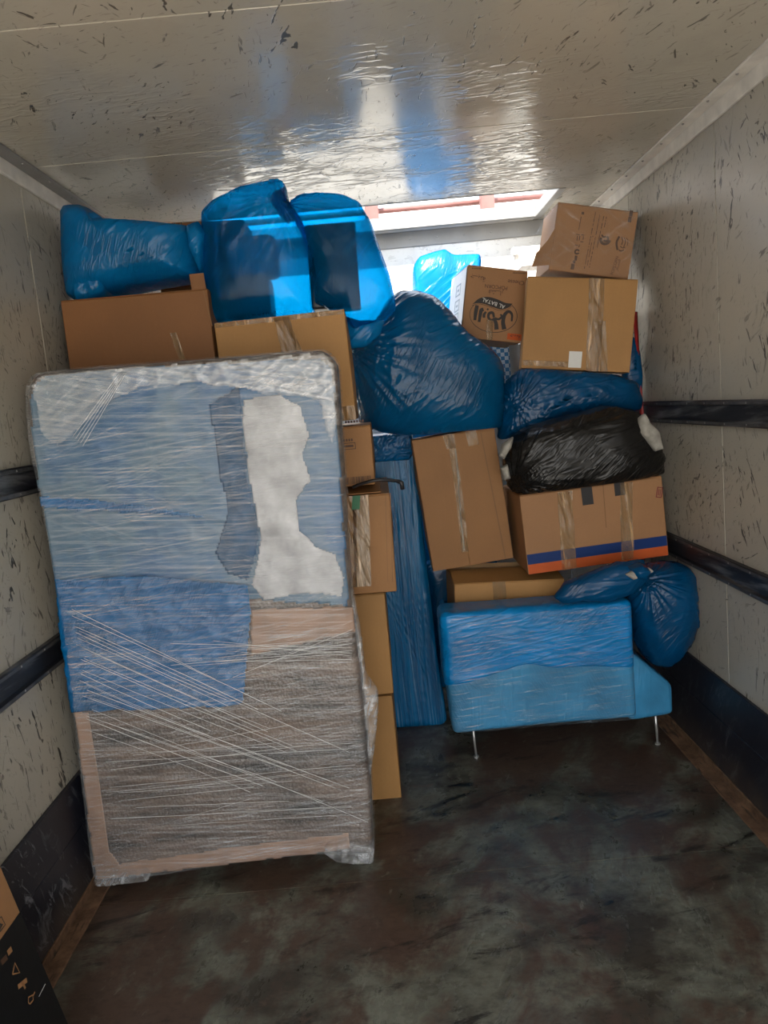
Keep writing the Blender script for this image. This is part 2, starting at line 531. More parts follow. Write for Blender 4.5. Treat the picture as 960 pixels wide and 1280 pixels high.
def bubble_mat():
    t = NT('bubble wrapped board')
    v = t.voronoi(t.mapping((1, 1, 1)), 105.0)
    b = t.noise(t.mapping((1.3, 1, 7), (0, -0.1, 0)), 2.4, 6, 0.65)
    c = t.mix(t.ramp(b, 0.38, 0.62), (0.018, 0.013, 0.010), (0.145, 0.095, 0.066))
    c = t.mix(t.ramp(v, 0.35, 0.1, 0, 0.35), c, (0.33, 0.29, 0.25))
    return t.done(t.bsdf(c, 0.35, 0, t.bump(v, 0.5, 0.004)))
M['bubble'] = bubble_mat()
M['board_edge'] = plain('brown board edge', (0.27, 0.155, 0.095), 0.55, 0, 0.2, 12)
M['foam'] = plain('white foam sheet', (0.40, 0.41, 0.43), 0.6, 0, 0.38, 9)
def cover_mat():
    t = NT('blue cover sheet')
    big = t.noise(t.mapping((1.4, 1, 1.0)), 2.6, 5, 0.6, 0.3)
    st = t.noise(t.mapping((3, 3, 60), (0, -0.1, 0)), 1.0, 4, 0.6)
    c = t.mix(t.ramp(big, 0.42, 0.62), (0.006, 0.085, 0.215), (0.055, 0.125, 0.19))
    c = t.mix(t.ramp(st, 0.45, 0.75, 0, 0.4), c, (0.10, 0.17, 0.24))
    return t.done(t.bsdf(c, 0.35, 0, t.bump(st, 0.3, 0.004), 0.4))
M['sheet_blue'] = cover_mat()
M['cover_dark'] = plain('dark slate blue sheet', (0.002, 0.050, 0.125), 0.5, 0, 0.3, 12, 0.2)
M['sheet_bright'] = poly_bag('bright blue cover sheet', (0.001, 0.098, 0.265), (0.01, 0.35, 0.7), 1.0, 0.08, 0.28, 1.4, (0, 0.5, 0), 0.4)
M['sofa'] = poly_bag('grey-blue covered sofa', (0.040, 0.215, 0.40), (0.06, 0.25, 0.4), 1.0, 0.03, 0.35, 1.0, (0, 1.5, 0), 0.2)
M['sofa_cover'] = poly_bag('blue film cover of sofa', (0.001, 0.175, 0.45), (0.01, 0.3, 0.7), 1.0, 0.05, 0.25, 1.3, (0, 0.2, 0), 0.3)
M['chrome'] = plain('bright metal leg', (0.62, 0.62, 0.61), 0.3, 0.7)
M['black_plastic'] = plain('black plastic', (0.012, 0.012, 0.014), 0.4)
M['teal'] = plain('blue-grey plastic', (0.16, 0.30, 0.38), 0.45)
M['teal_dark'] = plain('dark plastic drawer', (0.03, 0.05, 0.055), 0.45)
M['red'] = plain('red painted pole', (0.33, 0.018, 0.02), 0.35)
M['cloth'] = plain('white cloth', (0.30, 0.285, 0.25), 0.85, 0, 0.3, 30)
M['grey_tube'] = plain('grey metal', (0.32, 0.34, 0.35), 0.4, 0.4)
M['white_metal'] = plain('white painted metal', (0.74, 0.73, 0.70), 0.4)
M['frame'] = plain('pale hatch frame', (0.27, 0.265, 0.25), 0.5)
M['steel_red'] = plain('red oxide steel', (0.15, 0.060, 0.052), 0.6, 0, 0.2, 12)
M['ground'] = plain('pale concrete yard', (0.50, 0.45, 0.38), 0.9, 0, 0.15, 1.0)

def check_mat():
    t = NT('blue checked cloth')
    w = t.n('TexChecker')
    t.put(w.inputs['Vector'], t.co())
    t.put(w.inputs['Color1'], (0.55, 0.68, 0.80))
    t.put(w.inputs['Color2'], (0.05, 0.22, 0.48))
    w.inputs['Scale'].default_value = 55
    return t.done(t.bsdf(w.outputs[0], 0.8))
M['check'] = check_mat()

# ------------------------------------------------------------------ the truck body
PT = 0.004        # panel thickness
GAP = 0.0045
RAILS = ((1.338, 1.427), (0.7805, 0.8727))
KICK = 0.395
TRIM_Z = 2.335
SEAMS_Y = [REAR, 0.085, 0.94, 1.79, 2.65, 3.51, FRONT]

def panels(parent, rects, mk, mat_):
    """rects of pieces -> one panel object each (slightly proud of the shell behind)"""
    for r in rects:
        x0, x1, y0, y1, z0, z1 = mk(*r)
        boxo('panel', x0, x1, y0, y1, z0, z1, mat_, parent, 0.0012, 1)

for side, s in (('left', -1), ('right', 1)):
    a, b = sorted((s * (HW + PT), s * (HW + 0.05)))
    w = structure(boxo('wall_' + side, a, b, REAR, FRONT, 0, HC + 0.03, M['sealant']))
    rects = []
    for i in range(len(SEAMS_Y) - 1):
        y0, y1 = SEAMS_Y[i] + GAP / 2, SEAMS_Y[i + 1] - GAP / 2
        for z0, z1 in ((RAILS[0][1], HC), (RAILS[1][1], RAILS[0][0]), (KICK, RAILS[1][0])):
            rects.append((y0, y1, z0 - 0.004, z1 + 0.004))
    x0, x1 = sorted((s * HW, s * (HW + PT)))
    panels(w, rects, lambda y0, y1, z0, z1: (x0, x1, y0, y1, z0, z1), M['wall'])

tn = [0]
def trim(o):
    return structure(o)
def trim_name():
    tn[0] += 1
    return 'trim_%d' % tn[0]

for s in (-1, 1):
    for (z0, z1) in RAILS:
        # a shallow channel with a lip along both edges
        prof = [(0.001, z0), (0.016, z0), (0.019, z0 + 0.004), (0.019, z0 + 0.015), (0.007, z0 + 0.019), (0.007, z1 - 0.019), (0.019, z1 - 0.015), (0.019, z1 - 0.004), (0.016, z1), (0.001, z1)]
        V, F = [], []
        for y in (REAR + 0.01, FRONT - 0.01):
            V += [(s * (HW - d), y, z) for d, z in prof]
        n = len(prof)
        F = [(i, (i + 1) % n, n + (i + 1) % n, n + i) for i in range(n)] + [tuple(range(n)), tuple(range(2 * n - 1, n - 1, -1))]
        r = trim(mesh_obj(trim_name(), V, F, M['rail']))
        for zz in (z0 + 0.0095, z1 - 0.0095):
            bx0, bx1 = sorted((s * (HW - 0.0192), s * (HW - 0.0205)))
            boxo('lip', bx0, bx1, REAR + 0.02, FRONT - 0.02, zz - 0.0045, zz + 0.0045, M['rail_lip'], r)
        bm = bmesh.new()
        yy = REAR + 0.1
        while yy < FRONT - 0.1:
            for zz in (z0 + 0.0095, z1 - 0.0095):
                mtx = Matrix.Translation((s * (HW - 0.021), yy, zz)) @ Matrix.Rotation(PI / 2, 4, 'Y')
                bmesh.ops.create_cone(bm, cap_ends=True, segments=8, radius1=0.004, radius2=0.0028, depth=0.002, matrix=mtx)
            yy += 0.155
        rv = bm_obj('rivets', bm, M['rivet'], r)
        rv['kind'] = 'stuff'
    # cove between wall and ceiling: a flange on the wall, a flange on the ceiling
    x0, x1 = sorted((s * HW, s * (HW - 0.012)))
    c = trim(boxo(trim_name(), x0, x1, REAR, FRONT, TRIM_Z, HC, M['trim_white'], None, 0.003, 2))
    x0, x1 = sorted((s * (HW - 0.012), s * (HW - 0.062)))
    boxo('ceiling_flange', x0, x1, REAR, FRONT, HC - 0.008, HC, M['trim_grey'] if s < 0 else M['trim_white'], c, 0.002, 1)  # left flange coloured darker: the shade on that side is painted in
    bm = bmesh.new()
    yy = REAR + 0.15
    while yy < FRONT - 0.1:
        bmesh.ops.create_uvsphere(bm, u_segments=8, v_segments=5, radius=0.005, matrix=Matrix.Translation((s * (HW - 0.048), yy, HC - 0.008)))
        yy += 0.2
    rv = bm_obj('rivets', bm, M['trim_grey'], c)
    rv['kind'] = 'stuff'
    # kick boards, two high
    x0, x1 = sorted((s * HW, s * (HW - 0.014)))
    kb = structure(boxo('baseboard_' + ('left' if s < 0 else 'right'), x0, x1, REAR, FRONT, 0.0, 0.235, M['kick'], None, 0.002, 1))
    boxo('board', x0, x1, REAR, FRONT, 0.2365, KICK + 0.002, M['kick'], kb, 0.002, 1)
    # rusty angle along the floor edge
    x0, x1 = sorted((s * (HW - 0.014), s * (HW - 0.072)))
    e = trim(boxo(trim_name(), x0, x1, REAR, FRONT, 0.0, 0.007, M['rust'], None, 0.002, 1))
    x0, x1 = sorted((s * (HW - 0.014), s * (HW - 0.022)))
    boxo('upstand', x0, x1, REAR, FRONT, 0.006, 0.035, M['rust'], e, 0.002, 1)

fl_ = structure(boxo('floor', -HW - 0.05, HW + 0.05, REAR, FRONT + 0.05, -0.06, -0.005, M['floor']))
for y0, y1 in ((REAR, 1.05), (1.05, 2.27), (2.27, 3.49), (3.49, FRONT)):
    boxo('floor_sheet', -HW + 0.001, HW - 0.001, y0 + 0.0012, y1 - 0.0012, -0.005, 0.0, M['floor'], fl_, 0.0004, 1)

# ceiling with the roof hatch
HX, HY0, HY1 = 0.85, 3.51, 4.0
bm = bmesh.new()
z0, z1 = HC + PT, HC + 0.04
add_box(bm, -HW - 0.05, HW + 0.05, REAR, HY0, z0, z1)
add_box(bm, -HW - 0.05, HW + 0.05, HY1, FRONT + 0.05, z0, z1)
add_box(bm, -HW - 0.05, -HX, HY0, HY1, z0, z1)
add_box(bm, HX, HW + 0.05, HY0, HY1, z0, z1)
ceil = structure(bm_obj('ceiling', bm, M['sealant']))
for i in range(len(SEAMS_Y) - 2):
    boxo('panel', -HW, HW, SEAMS_Y[i] + GAP / 2, SEAMS_Y[i + 1] - GAP / 2, HC, HC + PT, M['ceiling'], ceil, 0.001, 1)
boxo('panel', HX + 0.001, HW, HY0 + GAP / 2, FRONT, HC, HC + PT, M['ceiling'], ceil, 0.001, 1)
boxo('panel', -HW, -HX - 0.001, HY0 + GAP / 2, FRONT, HC, HC + PT, M['ceiling'], ceil, 0.001, 1)
boxo('panel', -HX, HX, HY1 + 0.002, FRONT, HC, HC + PT, M['trim_white'], ceil, 0.001, 1)
# raised frame round the hatch
t5 = trim(boxo(trim_name(), HX - 0.004, HX + 0.03, HY0, HY1 + 0.03, HC - 0.004, HC + 0.055, M['frame'], None, 0.002, 1))
boxo('frame_side', -HX - 0.03, -HX + 0.004, HY0, HY1 + 0.03, HC - 0.004, HC + 0.055, M['frame'], t5, 0.002, 1)
boxo('frame_side', -HX + 0.005, HX - 0.005, HY1 - 0.004, HY1 + 0.03, HC - 0.004, HC + 0.055, M['frame'], t5, 0.002, 1)
boxo('frame_side', -HX + 0.005, HX - 0.005, HY0 - 0.003, HY0 + 0.004, HC - 0.003, HC + 0.055, M['grey_tube'], t5, 0.002, 1)

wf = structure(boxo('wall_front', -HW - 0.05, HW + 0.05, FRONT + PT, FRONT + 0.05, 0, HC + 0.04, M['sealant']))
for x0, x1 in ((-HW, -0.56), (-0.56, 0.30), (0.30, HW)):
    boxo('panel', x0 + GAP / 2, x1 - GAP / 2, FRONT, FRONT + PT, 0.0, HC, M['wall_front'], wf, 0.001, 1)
tf = trim(boxo(trim_name(), -HW, HW, FRONT - 0.008, FRONT, 2.312, HC, M['frame'], None, 0.002, 1))
bm = bmesh.new()
for i in range(16):
    bmesh.ops.create_uvsphere(bm, u_segments=8, v_segments=5, radius=0.004, matrix=Matrix.Translation((-1.05 + i * 0.14, FRONT - 0.009, 2.35)))
rv = bm_obj('rivets', bm, M['rivet'], tf)
rv['kind'] = 'stuff'

# outside: the yard behind the truck, and the red steel rail on the roof seen through the hatch
g = structure(boxo('ground', -14, 14, -16, 12, -1.15, -1.05, M['ground']))
rr = empty('roof_rail', (0.0, 4.25, 2.43))
tag(rr, 'red oxide steel rail with posts seen through the roof opening', 'rail')
pz = U(560, 256, 4.31).z - 2.43
V, F = tube([(-1.2, 0.06, pz), (1.2, 0.06, pz)], 0.015, 14)
mesh_obj('pipe', V, F, M['steel_red'], rr, True)
for px in (464, 609):
    c = U(px, 258, 4.25)
    boxo('post', c.x - 0.037, c.x + 0.037, -0.035, 0.035, 0.0, 0.40, M['steel_red'], rr, 0.004, 1)
boxo('base_rail', -1.2, 1.2, -0.04, 0.04, 0.0, 0.02, M['steel_red'], rr, 0.003, 1)

# ------------------------------------------------------------------ shapes
_ico = {}
def ico(n):
    if n not in _ico:
        bm = bmesh.new()
        bmesh.ops.create_icosphere(bm, subdivisions=n, radius=1.0)
        bm.verts.ensure_lookup_table()
        v = np.array([tuple(x.co) for x in bm.verts])
        f = np.array([[x.index for x in q.verts] for q in bm.faces])
        bm.free()
        _ico[n] = (v, f)
    return _ico[n]

def polar(outline, center, nth=720):
    """radius of a closed outline about a centre, per angle"""
    P = np.array(outline) - np.array(center)
    Q = np.roll(P, -1, axis=0)
    th = np.linspace(-PI, PI, nth, endpoint=False)
    d = np.stack([np.cos(th), np.sin(th)], 1)
    r = np.zeros(nth)
    for p, q in zip(P, Q):
        e = q - p
        den = d[:, 0] * e[1] - d[:, 1] * e[0]
        den = np.where(np.abs(den) < 1e-12, 1e-12, den)
        tt = (p[0] * e[1] - p[1] * e[0]) / den
        uu = (p[0] * d[:, 1] - p[1] * d[:, 0]) / den
        ok = (tt > 0) & (uu >= -1e-6) & (uu <= 1 + 1e-6)
        r = np.where(ok & (tt > r), tt, r)
    return th, r

def bag(name, px, Y, front, back, material, knot=None, seed=1, amp=1.0, res=7, full=0.75, fan=22, center=None, parent=None, bottom=None, smooth_r=9, crease=1.0, turn=0.6, yexp=0.8, lo=None, hi=None):
    """a filled polythene bag: a rounded body of the given outline, creased like film"""
    W = [U(x, y, Y) for x, y in px]
    out = [(w.x, w.z) for w in W]
    if center:
        c = U(center[0], center[1], Y)
        cx, cz = c.x, c.z
    else:
        cx, cz = np.mean(np.array(out), axis=0)
    th, r = polar(out, (cx, cz))
    if smooth_r:
        k = np.hanning(2 * smooth_r + 1)
        k /= k.sum()
        r = np.convolve(np.concatenate([r[-smooth_r:], r, r[:smooth_r]]), k, 'valid')
    v, f = ico(res)
    ang = np.arctan2(v[:, 2], v[:, 0])
    s = np.sqrt(v[:, 0] ** 2 + v[:, 2] ** 2)
    R = np.interp(ang, np.append(th, PI), np.append(r, r[0]))
    sf = np.clip(s, 0, 1) ** full
    x = R * sf * np.cos(ang)
    z = R * sf * np.sin(ang)
    depth = np.where(v[:, 1] < 0, front, back)
    y = np.sign(v[:, 1]) * depth * np.abs(v[:, 1]) ** yexp
    p = np.stack([x, y, z], 1)
    P1, P2 = Perlin(seed), Perlin(seed + 50)
    warp = np.stack([P1(p * 3 + 7), P1(p * 3 + 31), P1(p * 3 + 77)], 1)
    q = p + warp * 0.05
    low = P2(p * 3.0) * 0.032 + P2(p * 6.5 + 5) * 0.012
    def along(a, sa, sy_, sb):
        ca, sa_ = math.cos(a), math.sin(a)
        return np.stack([(q[:, 0] * ca + q[:, 2] * sa_) * sa, q[:, 1] * sy_, (-q[:, 0] * sa_ + q[:, 2] * ca) * sb], 1)
    m1 = np.clip((P1(p * 3.6 + 41) - 0.02) * 4, 0, 1)
    m2 = np.clip((P2(p * 4.4 + 90) - 0.08) * 4, 0, 1)
    cr1 = ridge(P1, along(turn, 3.0 * crease, 5, 15) + 11, 3.0) * 0.013
    cr2 = ridge(P2, along(turn + 0.5, 5.0, 8, 30) + 3, 3.0) * 0.006
    cr3 = ridge(P1, along(turn - 0.8, 6.0, 9, 22) + 63, 3.0) * 0.006
    d = low + cr1 * (0.06 + 0.74 * m1) + cr2 * m1 * 0.7 + cr3 * m2 * 0.7
    if knot:
        K = U(knot[0], knot[1], Y)
        kv = p - np.array([K.x - cx, -front * 0.35 if len(knot) < 3 else knot[2], K.z - cz])
        rho = np.linalg.norm(kv, axis=1)
        a1 = np.arctan2(kv[:, 2], kv[:, 0])
        a2 = np.arctan2(kv[:, 1], np.sqrt(kv[:, 0] ** 2 + kv[:, 2] ** 2))
        pl = ridge(P1, np.stack([np.cos(a1) * fan / 4, np.sin(a1) * fan / 4 + a2 * 1.5, rho * 2.0], 1), 1.6)
        pl2 = ridge(P2, np.stack([np.cos(a1) * fan / 1.7, np.sin(a1) * fan / 1.7 + a2 * 2.5, rho * 3.0 + 9], 1), 1.8)
        fade = np.clip(1.15 - rho / (0.75 * max(r)), 0.05, 1) * np.clip(rho / 0.05, 0, 1)
        d = d * (1 - 0.5 * fade) + (pl * 0.016 + pl2 * 0.006) * fade
    nrm = p / np.maximum(np.linalg.norm(p, axis=1), 1e-6)[:, None]
    p = p + nrm * (d * amp)[:, None]
    if bottom is not None:
        p[:, 2] = np.maximum(p[:, 2], bottom - cz + 0.001 * P1(p * 20))
    if lo is not None:
        p[:, 2] = np.maximum(p[:, 2], lo(p[:, 0] + cx) + 0.002 - cz)
    if hi is not None:
        p[:, 2] = np.minimum(p[:, 2], hi(p[:, 0] + cx) - 0.002 - cz)
    o = mesh_obj(name, p, f, material, parent, True)
    if parent is None:
        o.location = (cx, Y, cz)
    else:
        o.location = Vector((cx, Y, cz)) - parent.location
    return o

def zline(a, b, Y, x_from=-9.0, x_to=9.0, other=None):
    """height of the straight edge between two spots, as a function of x"""
    A, B = U(a[0], a[1], Y), U(b[0], b[1], Y)
    def f(x):
        z = A.z + (B.z - A.z) * (x - A.x) / (B.x - A.x)
        return z if other is None else np.where((x > x_from) & (x < x_to), z, other)
    return f

def resample(pts, n):
    P = np.array(pts, float)
    Q = np.vstack([P, P[:1]])
    L = np.concatenate([[0], np.cumsum(np.linalg.norm(np.diff(Q, axis=0), axis=1))])
    s = np.linspace(0, L[-1], n, endpoint=False)
    return np.stack([np.interp(s, L, Q[:, 0]), np.interp(s, L, Q[:, 1])], 1)

def roundpoly(pts, r, seg=6):
    """round the corners of a polygon (r: one value or one per corner)"""
    n = len(pts)
    out = []
    for i in range(n):
        p0, p1, p2 = (Vector(pts[(i + k) % n]) for k in (-1, 0, 1))
        rr = r[i] if isinstance(r, (list, tuple)) else r
        a, b = (p0 - p1), (p2 - p1)
        rr = min(rr, a.length * 0.45, b.length * 0.45)
        a, b = p1 + a.normalized() * rr, p1 + b.normalized() * rr
        for k in range(seg + 1):
            t = k / seg
            out.append(tuple(a * (1 - t) ** 2 + p1 * 2 * t * (1 - t) + b * t * t))
    return out

def slab(name, outline, y0, y1, bev, material, parent, n=240, rings=30, disp=None, puff=0.0, smooth=True):
    """an upright slab with a rounded edge; outline in (x, z); disp(x, z) -> how far the front stands out"""
    O = resample(outline, n)
    c = O.mean(axis=0)
    D = O - c
    L = np.linalg.norm(D, axis=1)
    def ring(inset):
        return c + D * ((L - inset) / L)[:, None]
    loops, ys = [], []
    fr = np.linspace(0.02, 1, rings)
    inner = ring(bev)
    for t in fr:
        loops.append(c + (inner - c) * t)
        ys.append(np.full(n, y0) - puff * (1 - t ** 3))
    for k in range(1, 6):
        a = k / 5 * PI / 2
        loops.append(ring(bev * (1 - math.sin(a))))
        ys.append(np.full(n, y0 + bev * (1 - math.cos(a))))
    m = 8
    for k in range(1, m):
        loops.append(O)
        ys.append(np.full(n, y0 + bev + (y1 - y0 - 2 * bev) * k / m))
    for k in range(0, 6):
        a = PI / 2 - k / 5 * PI / 2
        loops.append(ring(bev * (1 - math.sin(a))))
        ys.append(np.full(n, y1 - bev * (1 - math.cos(a))))
    V = np.concatenate([np.stack([l[:, 0], y, l[:, 1]], 1) for l, y in zip(loops, ys)])
    if disp is not None:
        nf = (rings + 5) * n
        w = np.ones(nf)
        for k in range(5):
            w[(rings + k) * n:(rings + k + 1) * n] = 1 - (k + 1) / 5
        V[:nf, 1] -= disp(V[:nf, 0], V[:nf, 2]) * w
    F = []
    nl = len(loops)
    idx = np.arange(n)
    nx = (idx + 1) % n
    for i in range(nl - 1):
        F += list(zip(i * n + idx, i * n + nx, (i + 1) * n + nx, (i + 1) * n + idx))
    F.append(tuple(int(k) for k in idx[::-1]))
    F.append(tuple(int(k) for k in (nl - 1) * n + idx))
    F = [tuple(int(k) for k in q) for q in F]
    if parent is not None:
        V = V - np.array(parent.location)
    return mesh_obj(name, V, F, material, parent, smooth)

def inside(poly, x, z):
    c = np.zeros(len(x), bool)
    P = np.array(poly)
    Q = np.roll(P, -1, axis=0)
    for (x0, z0), (x1, z1) in zip(P, Q):
        cond = (z0 > z) != (z1 > z)
        xi = (x1 - x0) * (z - z0) / ((z1 - z0) if abs(z1 - z0) > 1e-12 else 1e-12) + x0
        c ^= cond & (x < xi)
    return c

def sheet(name, poly, y, material, parent, res=0.006, disp=None, thick=0.0015, jag=0.0, seed=3):
    """a thin sheet lying on an upright face, its torn outline cut from a fine grid"""
    P = np.array(poly)
    x0, z0 = P.min(axis=0)
    x1, z1 = P.max(axis=0)
    nx, nz = int((x1 - x0) / res) + 2, int((z1 - z0) / res) + 2
    X, Z = np.meshgrid(x0 + np.arange(nx) * res, z0 + np.arange(nz) * res, indexing='ij')
    xs, zs = X.ravel(), Z.ravel()
    Pn = Perlin(seed)
    jx = xs + jag * Pn(np.stack([xs * 25, zs * 25, xs * 0 + 1.5], 1))
    jz = zs + jag * Pn(np.stack([xs * 25, zs * 25, xs * 0 + 8.5], 1))
    ins = inside(poly, jx, jz).reshape(nx, nz)
    yy = np.full(len(xs), float(y))
    if disp is not None:
        yy = yy - disp(xs, zs)
    V = np.stack([xs, yy, zs], 1)
    keep = ins[:-1, :-1] & ins[1:, :-1] & ins[:-1, 1:] & ins[1:, 1:]
    I, J = np.nonzero(keep)
    a = I * nz + J
    F = np.stack([a, a + nz, a + nz + 1, a + 1], 1)
    used = np.unique(F)
    remap = np.full(len(V), -1)
    remap[used] = np.arange(len(used))
    V = V[used] - (np.array(parent.location) if parent is not None else 0)
    o = mesh_obj(name, V, [tuple(int(k) for k in q) for q in remap[F]], material, parent, True)
    md = o.modifiers.new('thickness', 'SOLIDIFY')
    md.thickness = thick
    md.offset = 1
    return o

# ------------------------------------------------------------------ cartons
INFO = {}
def uv(root, px, py):
    """where a spot of the photograph falls on a carton's front, 0..1 each way"""
    w, h, base, ex, ez, Y = INFO[root.name]
    d = U(px, py, Y) - base
    return d.dot(ex) / w + 0.5, d.dot(ez) / h

def carton(name, label, quad, Y, depth, material, group=None, yaw=0.0, front_split=None, top_flaps=True, seed=1, bulge=0.006, edge=None, open_flap=0.0, lean=0.0, level=False):
    """quad = the front face's corners TL, TR, BR, BL in the photograph, standing at depth Y"""
    TL, TR, BR, BL = (U(x, y, Y) for x, y in quad)
    c = (TL + TR + BR + BL) / 4
    ex = ((TR - TL) + (BR - BL)) / 2
    ez = ((TL - BL) + (TR - BR)) / 2
    w, h = ex.length, ez.length
    ang = (math.atan2(ex.z, ex.x) + math.atan2(-ez.x, ez.z)) / 2
    if level:
        ang = 0.0
        ex, ez = Vector((1, 0, 0)), Vector((0, 0, 1))
    base = c - Vector((-math.sin(ang), 0, math.cos(ang))) * (h / 2)
    root = empty(name, base)
    root.rotation_euler = (lean, -ang, yaw)
    tag(root, label, 'box', group)
    INFO[root.name] = (w, h, base, ex.normalized(), ez.normalized(), Y)
    Pn = Perlin(seed)
    fd = 0.0035
    # body: a grid box whose sides bow a little
    nx, ny, nz = 14, 10, 14
    bm = bmesh.new()
    add_box(bm, -w / 2, w / 2, fd if front_split else 0.0, depth, 0, h - fd if top_flaps else h)
    bmesh.ops.bevel(bm, geom=list(bm.edges), offset=0.004, segments=2, affect='EDGES', profile=0.5)
    bmesh.ops.subdivide_edges(bm, edges=[e for e in bm.edges if e.calc_length() > 0.03], cuts=9, use_grid_fill=True)
    for v in bm.verts:
        u, q, k = v.co.x / (w / 2), (v.co.y / depth) * 2 - 1, v.co.z / h * 2 - 1
        b = np.array([[v.co.x * 6, v.co.y * 6, v.co.z * 6]])
        nn = float(Pn(b)[0])
        sx = (1 - q * q) * (1 - k * k)
        sy = (1 - u * u) * (1 - k * k)
        if abs(u) > 0.95:
            v.co.x += math.copysign(1, u) * sx * bulge * (0.6 + 1.5 * nn)
        if q > 0.95:
            v.co.y += math.copysign(1, q) * sy * bulge * (0.5 + 1.5 * nn)
    bm_obj('body', bm, material, root)
    e = edge or material
    if front_split:
        if front_split[0] == 'v':
            xs = -w / 2 + w * front_split[1]
            for a, b in ((-w / 2 + 0.001, xs - 0.0015), (xs + 0.0015, w / 2 - 0.001)):
                boxo('flap', a, b, 0.0, fd - 0.0002, 0.001, h - 0.004, material, root, 0.0012, 1)
        else:
            zs = h * front_split[1]
            for a, b in ((0.001, zs - 0.0015), (zs + 0.0015, h - 0.004)):
                boxo('flap', -w / 2 + 0.001, w / 2 - 0.001, 0.0, fd - 0.0002, a, b, material, root, 0.0012, 1)
    if top_flaps:
        ym = depth * 0.5
        for a, b, sgn in ((0.001, ym - 0.002, 1), (ym + 0.002, depth - 0.001, -1)):
            f = boxo('flap', -w / 2 + 0.001, w / 2 - 0.001, 0.0, b - a, 0.0, fd - 0.0002, material, root, 0.001, 1)
            f.location = (0, a, h - fd)
            if open_flap and sgn > 0:
                f.rotation_euler = (open_flap, 0, 0)
    return root

def on_front(root, name, material, u0, v0, u1, v1, lift=0.0009, skew=0.0, label=None, wob=0.0, bend=None):
    """a flat strip on a carton's front: u along the width, v up, both 0..1"""
    w, h = INFO[root.name][:2]
    n = 14
    V, F = [], []
    P = Perlin(int(abs(u0 * 977 + v0 * 131)) + 5)
    tall = (v1 - v0) * h >= (u1 - u0) * w
    for lay in (0, 1):
        yy = -lift * lay - 0.0004
        for i in range(n + 1):
            t = i / n
            j = 0.0 if not wob else wob * float(P(np.array([[t * 4, 0.5, 0.3]]))[0])
            if tall:
                z = (v0 + (v1 - v0) * t) * h
                sh = skew * t * w + j
                V += [((u0 - 0.5) * w + sh, yy, z), ((u1 - 0.5) * w + sh + j * 0.3, yy, z)]
            else:
                x = (u0 - 0.5 + (u1 - u0) * t) * w
                sh = skew * t * h + j
                V += [(x, yy, v0 * h + sh), (x, yy, v1 * h + sh + j * 0.3)]
    for lay in (0, 1):
        o = lay * 2 * (n + 1)
        for i in range(n):
            F.append((o + 2 * i, o + 2 * i + 1, o + 2 * i + 3, o + 2 * i + 2))
    o = mesh_obj(name, V, F, material, root)
    if label:
        o['label'] = label
    return o

def text_mesh(name, body, size, material, parent, loc, rot, label=None, extr=0.0004, space=1.0, shear=0.0, sx=1.0):
    cu = bpy.data.curves.new(name, 'FONT')
    cu.body = body
    cu.size = size
    cu.align_x = 'CENTER'
    cu.align_y = 'CENTER'
    cu.extrude = extr
    cu.space_character = space
    cu.shear = shear
    tmp = bpy.data.objects.new(name + '_curve', cu)
    COL.objects.link(tmp)
    bpy.context.view_layer.update()
    dg = bpy.context.evaluated_depsgraph_get()
    me = bpy.data.meshes.new_from_object(tmp.evaluated_get(dg))
    bpy.data.objects.remove(tmp)
    me.materials.clear()
    me.materials.append(material)
    o = bpy.data.objects.new(name, me)
    COL.objects.link(o)
    o.parent = parent
    o.location = loc
    o.rotation_euler = rot
    o.scale = (sx, 1, 1)
    if label:
        o['label'] = label
    return o

def front_text(root, name, body, u, v, size, material, turn=0.0, **kw):
    w, h = INFO[root.name][:2]
    return text_mesh(name, body, size, material, root, ((u - 0.5) * w, -0.0008, v * h), (PI / 2, -turn, 0), **kw)

def stroke(pts, wid, y=-0.0009, thick=0.0006):
    """verts and faces of a flat brush stroke on a front face; pts (x, z), wid per point"""
    V, F = [], []
    pts = [Vector(p) for p in pts]
    n = len(pts)
    for i, p in enumerate(pts):
        t = (pts[min(i + 1, n - 1)] - pts[max(i - 1, 0)]).normalized()
        nn = Vector((-t.y, t.x))
        ww = wid[i] if isinstance(wid, (list, tuple)) else wid
        for s in (1, -1):
            q = p + nn * (s * ww / 2)
            V.append((q.x, y, q.y))
    for i in range(n - 1):
        F.append((2 * i, 2 * i + 1, 2 * i + 3, 2 * i + 2))
    return V, F

def spline(pts, k=8):
    """Catmull-Rom through points"""
    P = [Vector(p) for p in pts]
    P = [P[0] * 2 - P[1]] + P + [P[-1] * 2 - P[-2]]
    out = []
    for i in range(1, len(P) - 2):
        for j in range(k):
            t = j / k
            a, b, c, d = P[i - 1], P[i], P[i + 1], P[i + 2]
            out.append(0.5 * ((2 * b) + (c - a) * t + (2 * a - 5 * b + 4 * c - d) * t * t + (3 * b - a - 3 * c + d) * t ** 3))
    out.append(P[-2])
    return out

PY = 2.34
def PXZ(pts, Y):
    return [(U(x, y, Y).x, U(x, y, Y).z) for x, y in pts]

# ------------------------------------------------------------------ left stack: cartons behind the wrapped panel
def strip(root, name, mat_, x0, y0, x1, y1, wid, **kw):
    """an upright strip on a carton from the pixel at its top to the pixel at its foot"""
    w, h = INFO[root.name][:2]
    u1, v1 = uv(root, x0, y0)
    u0, v0 = uv(root, x1, y1)
    du = wid / w / 2
    v1, v0 = min(v1, 1.0), max(v0, 0.0)
    return on_front(root, name, mat_, u0 - du, v0, u0 + du, v1, skew=u1 - u0, **kw)

def patch(root, name, mat_, x0, y0, x1, y1, **kw):
    u0, v1 = uv(root, x0, y0)
    u1, v0 = uv(root, x1, y1)
    return on_front(root, name, mat_, max(u0, 0), max(v0, 0), min(u1, 1), min(v1, 1), **kw)

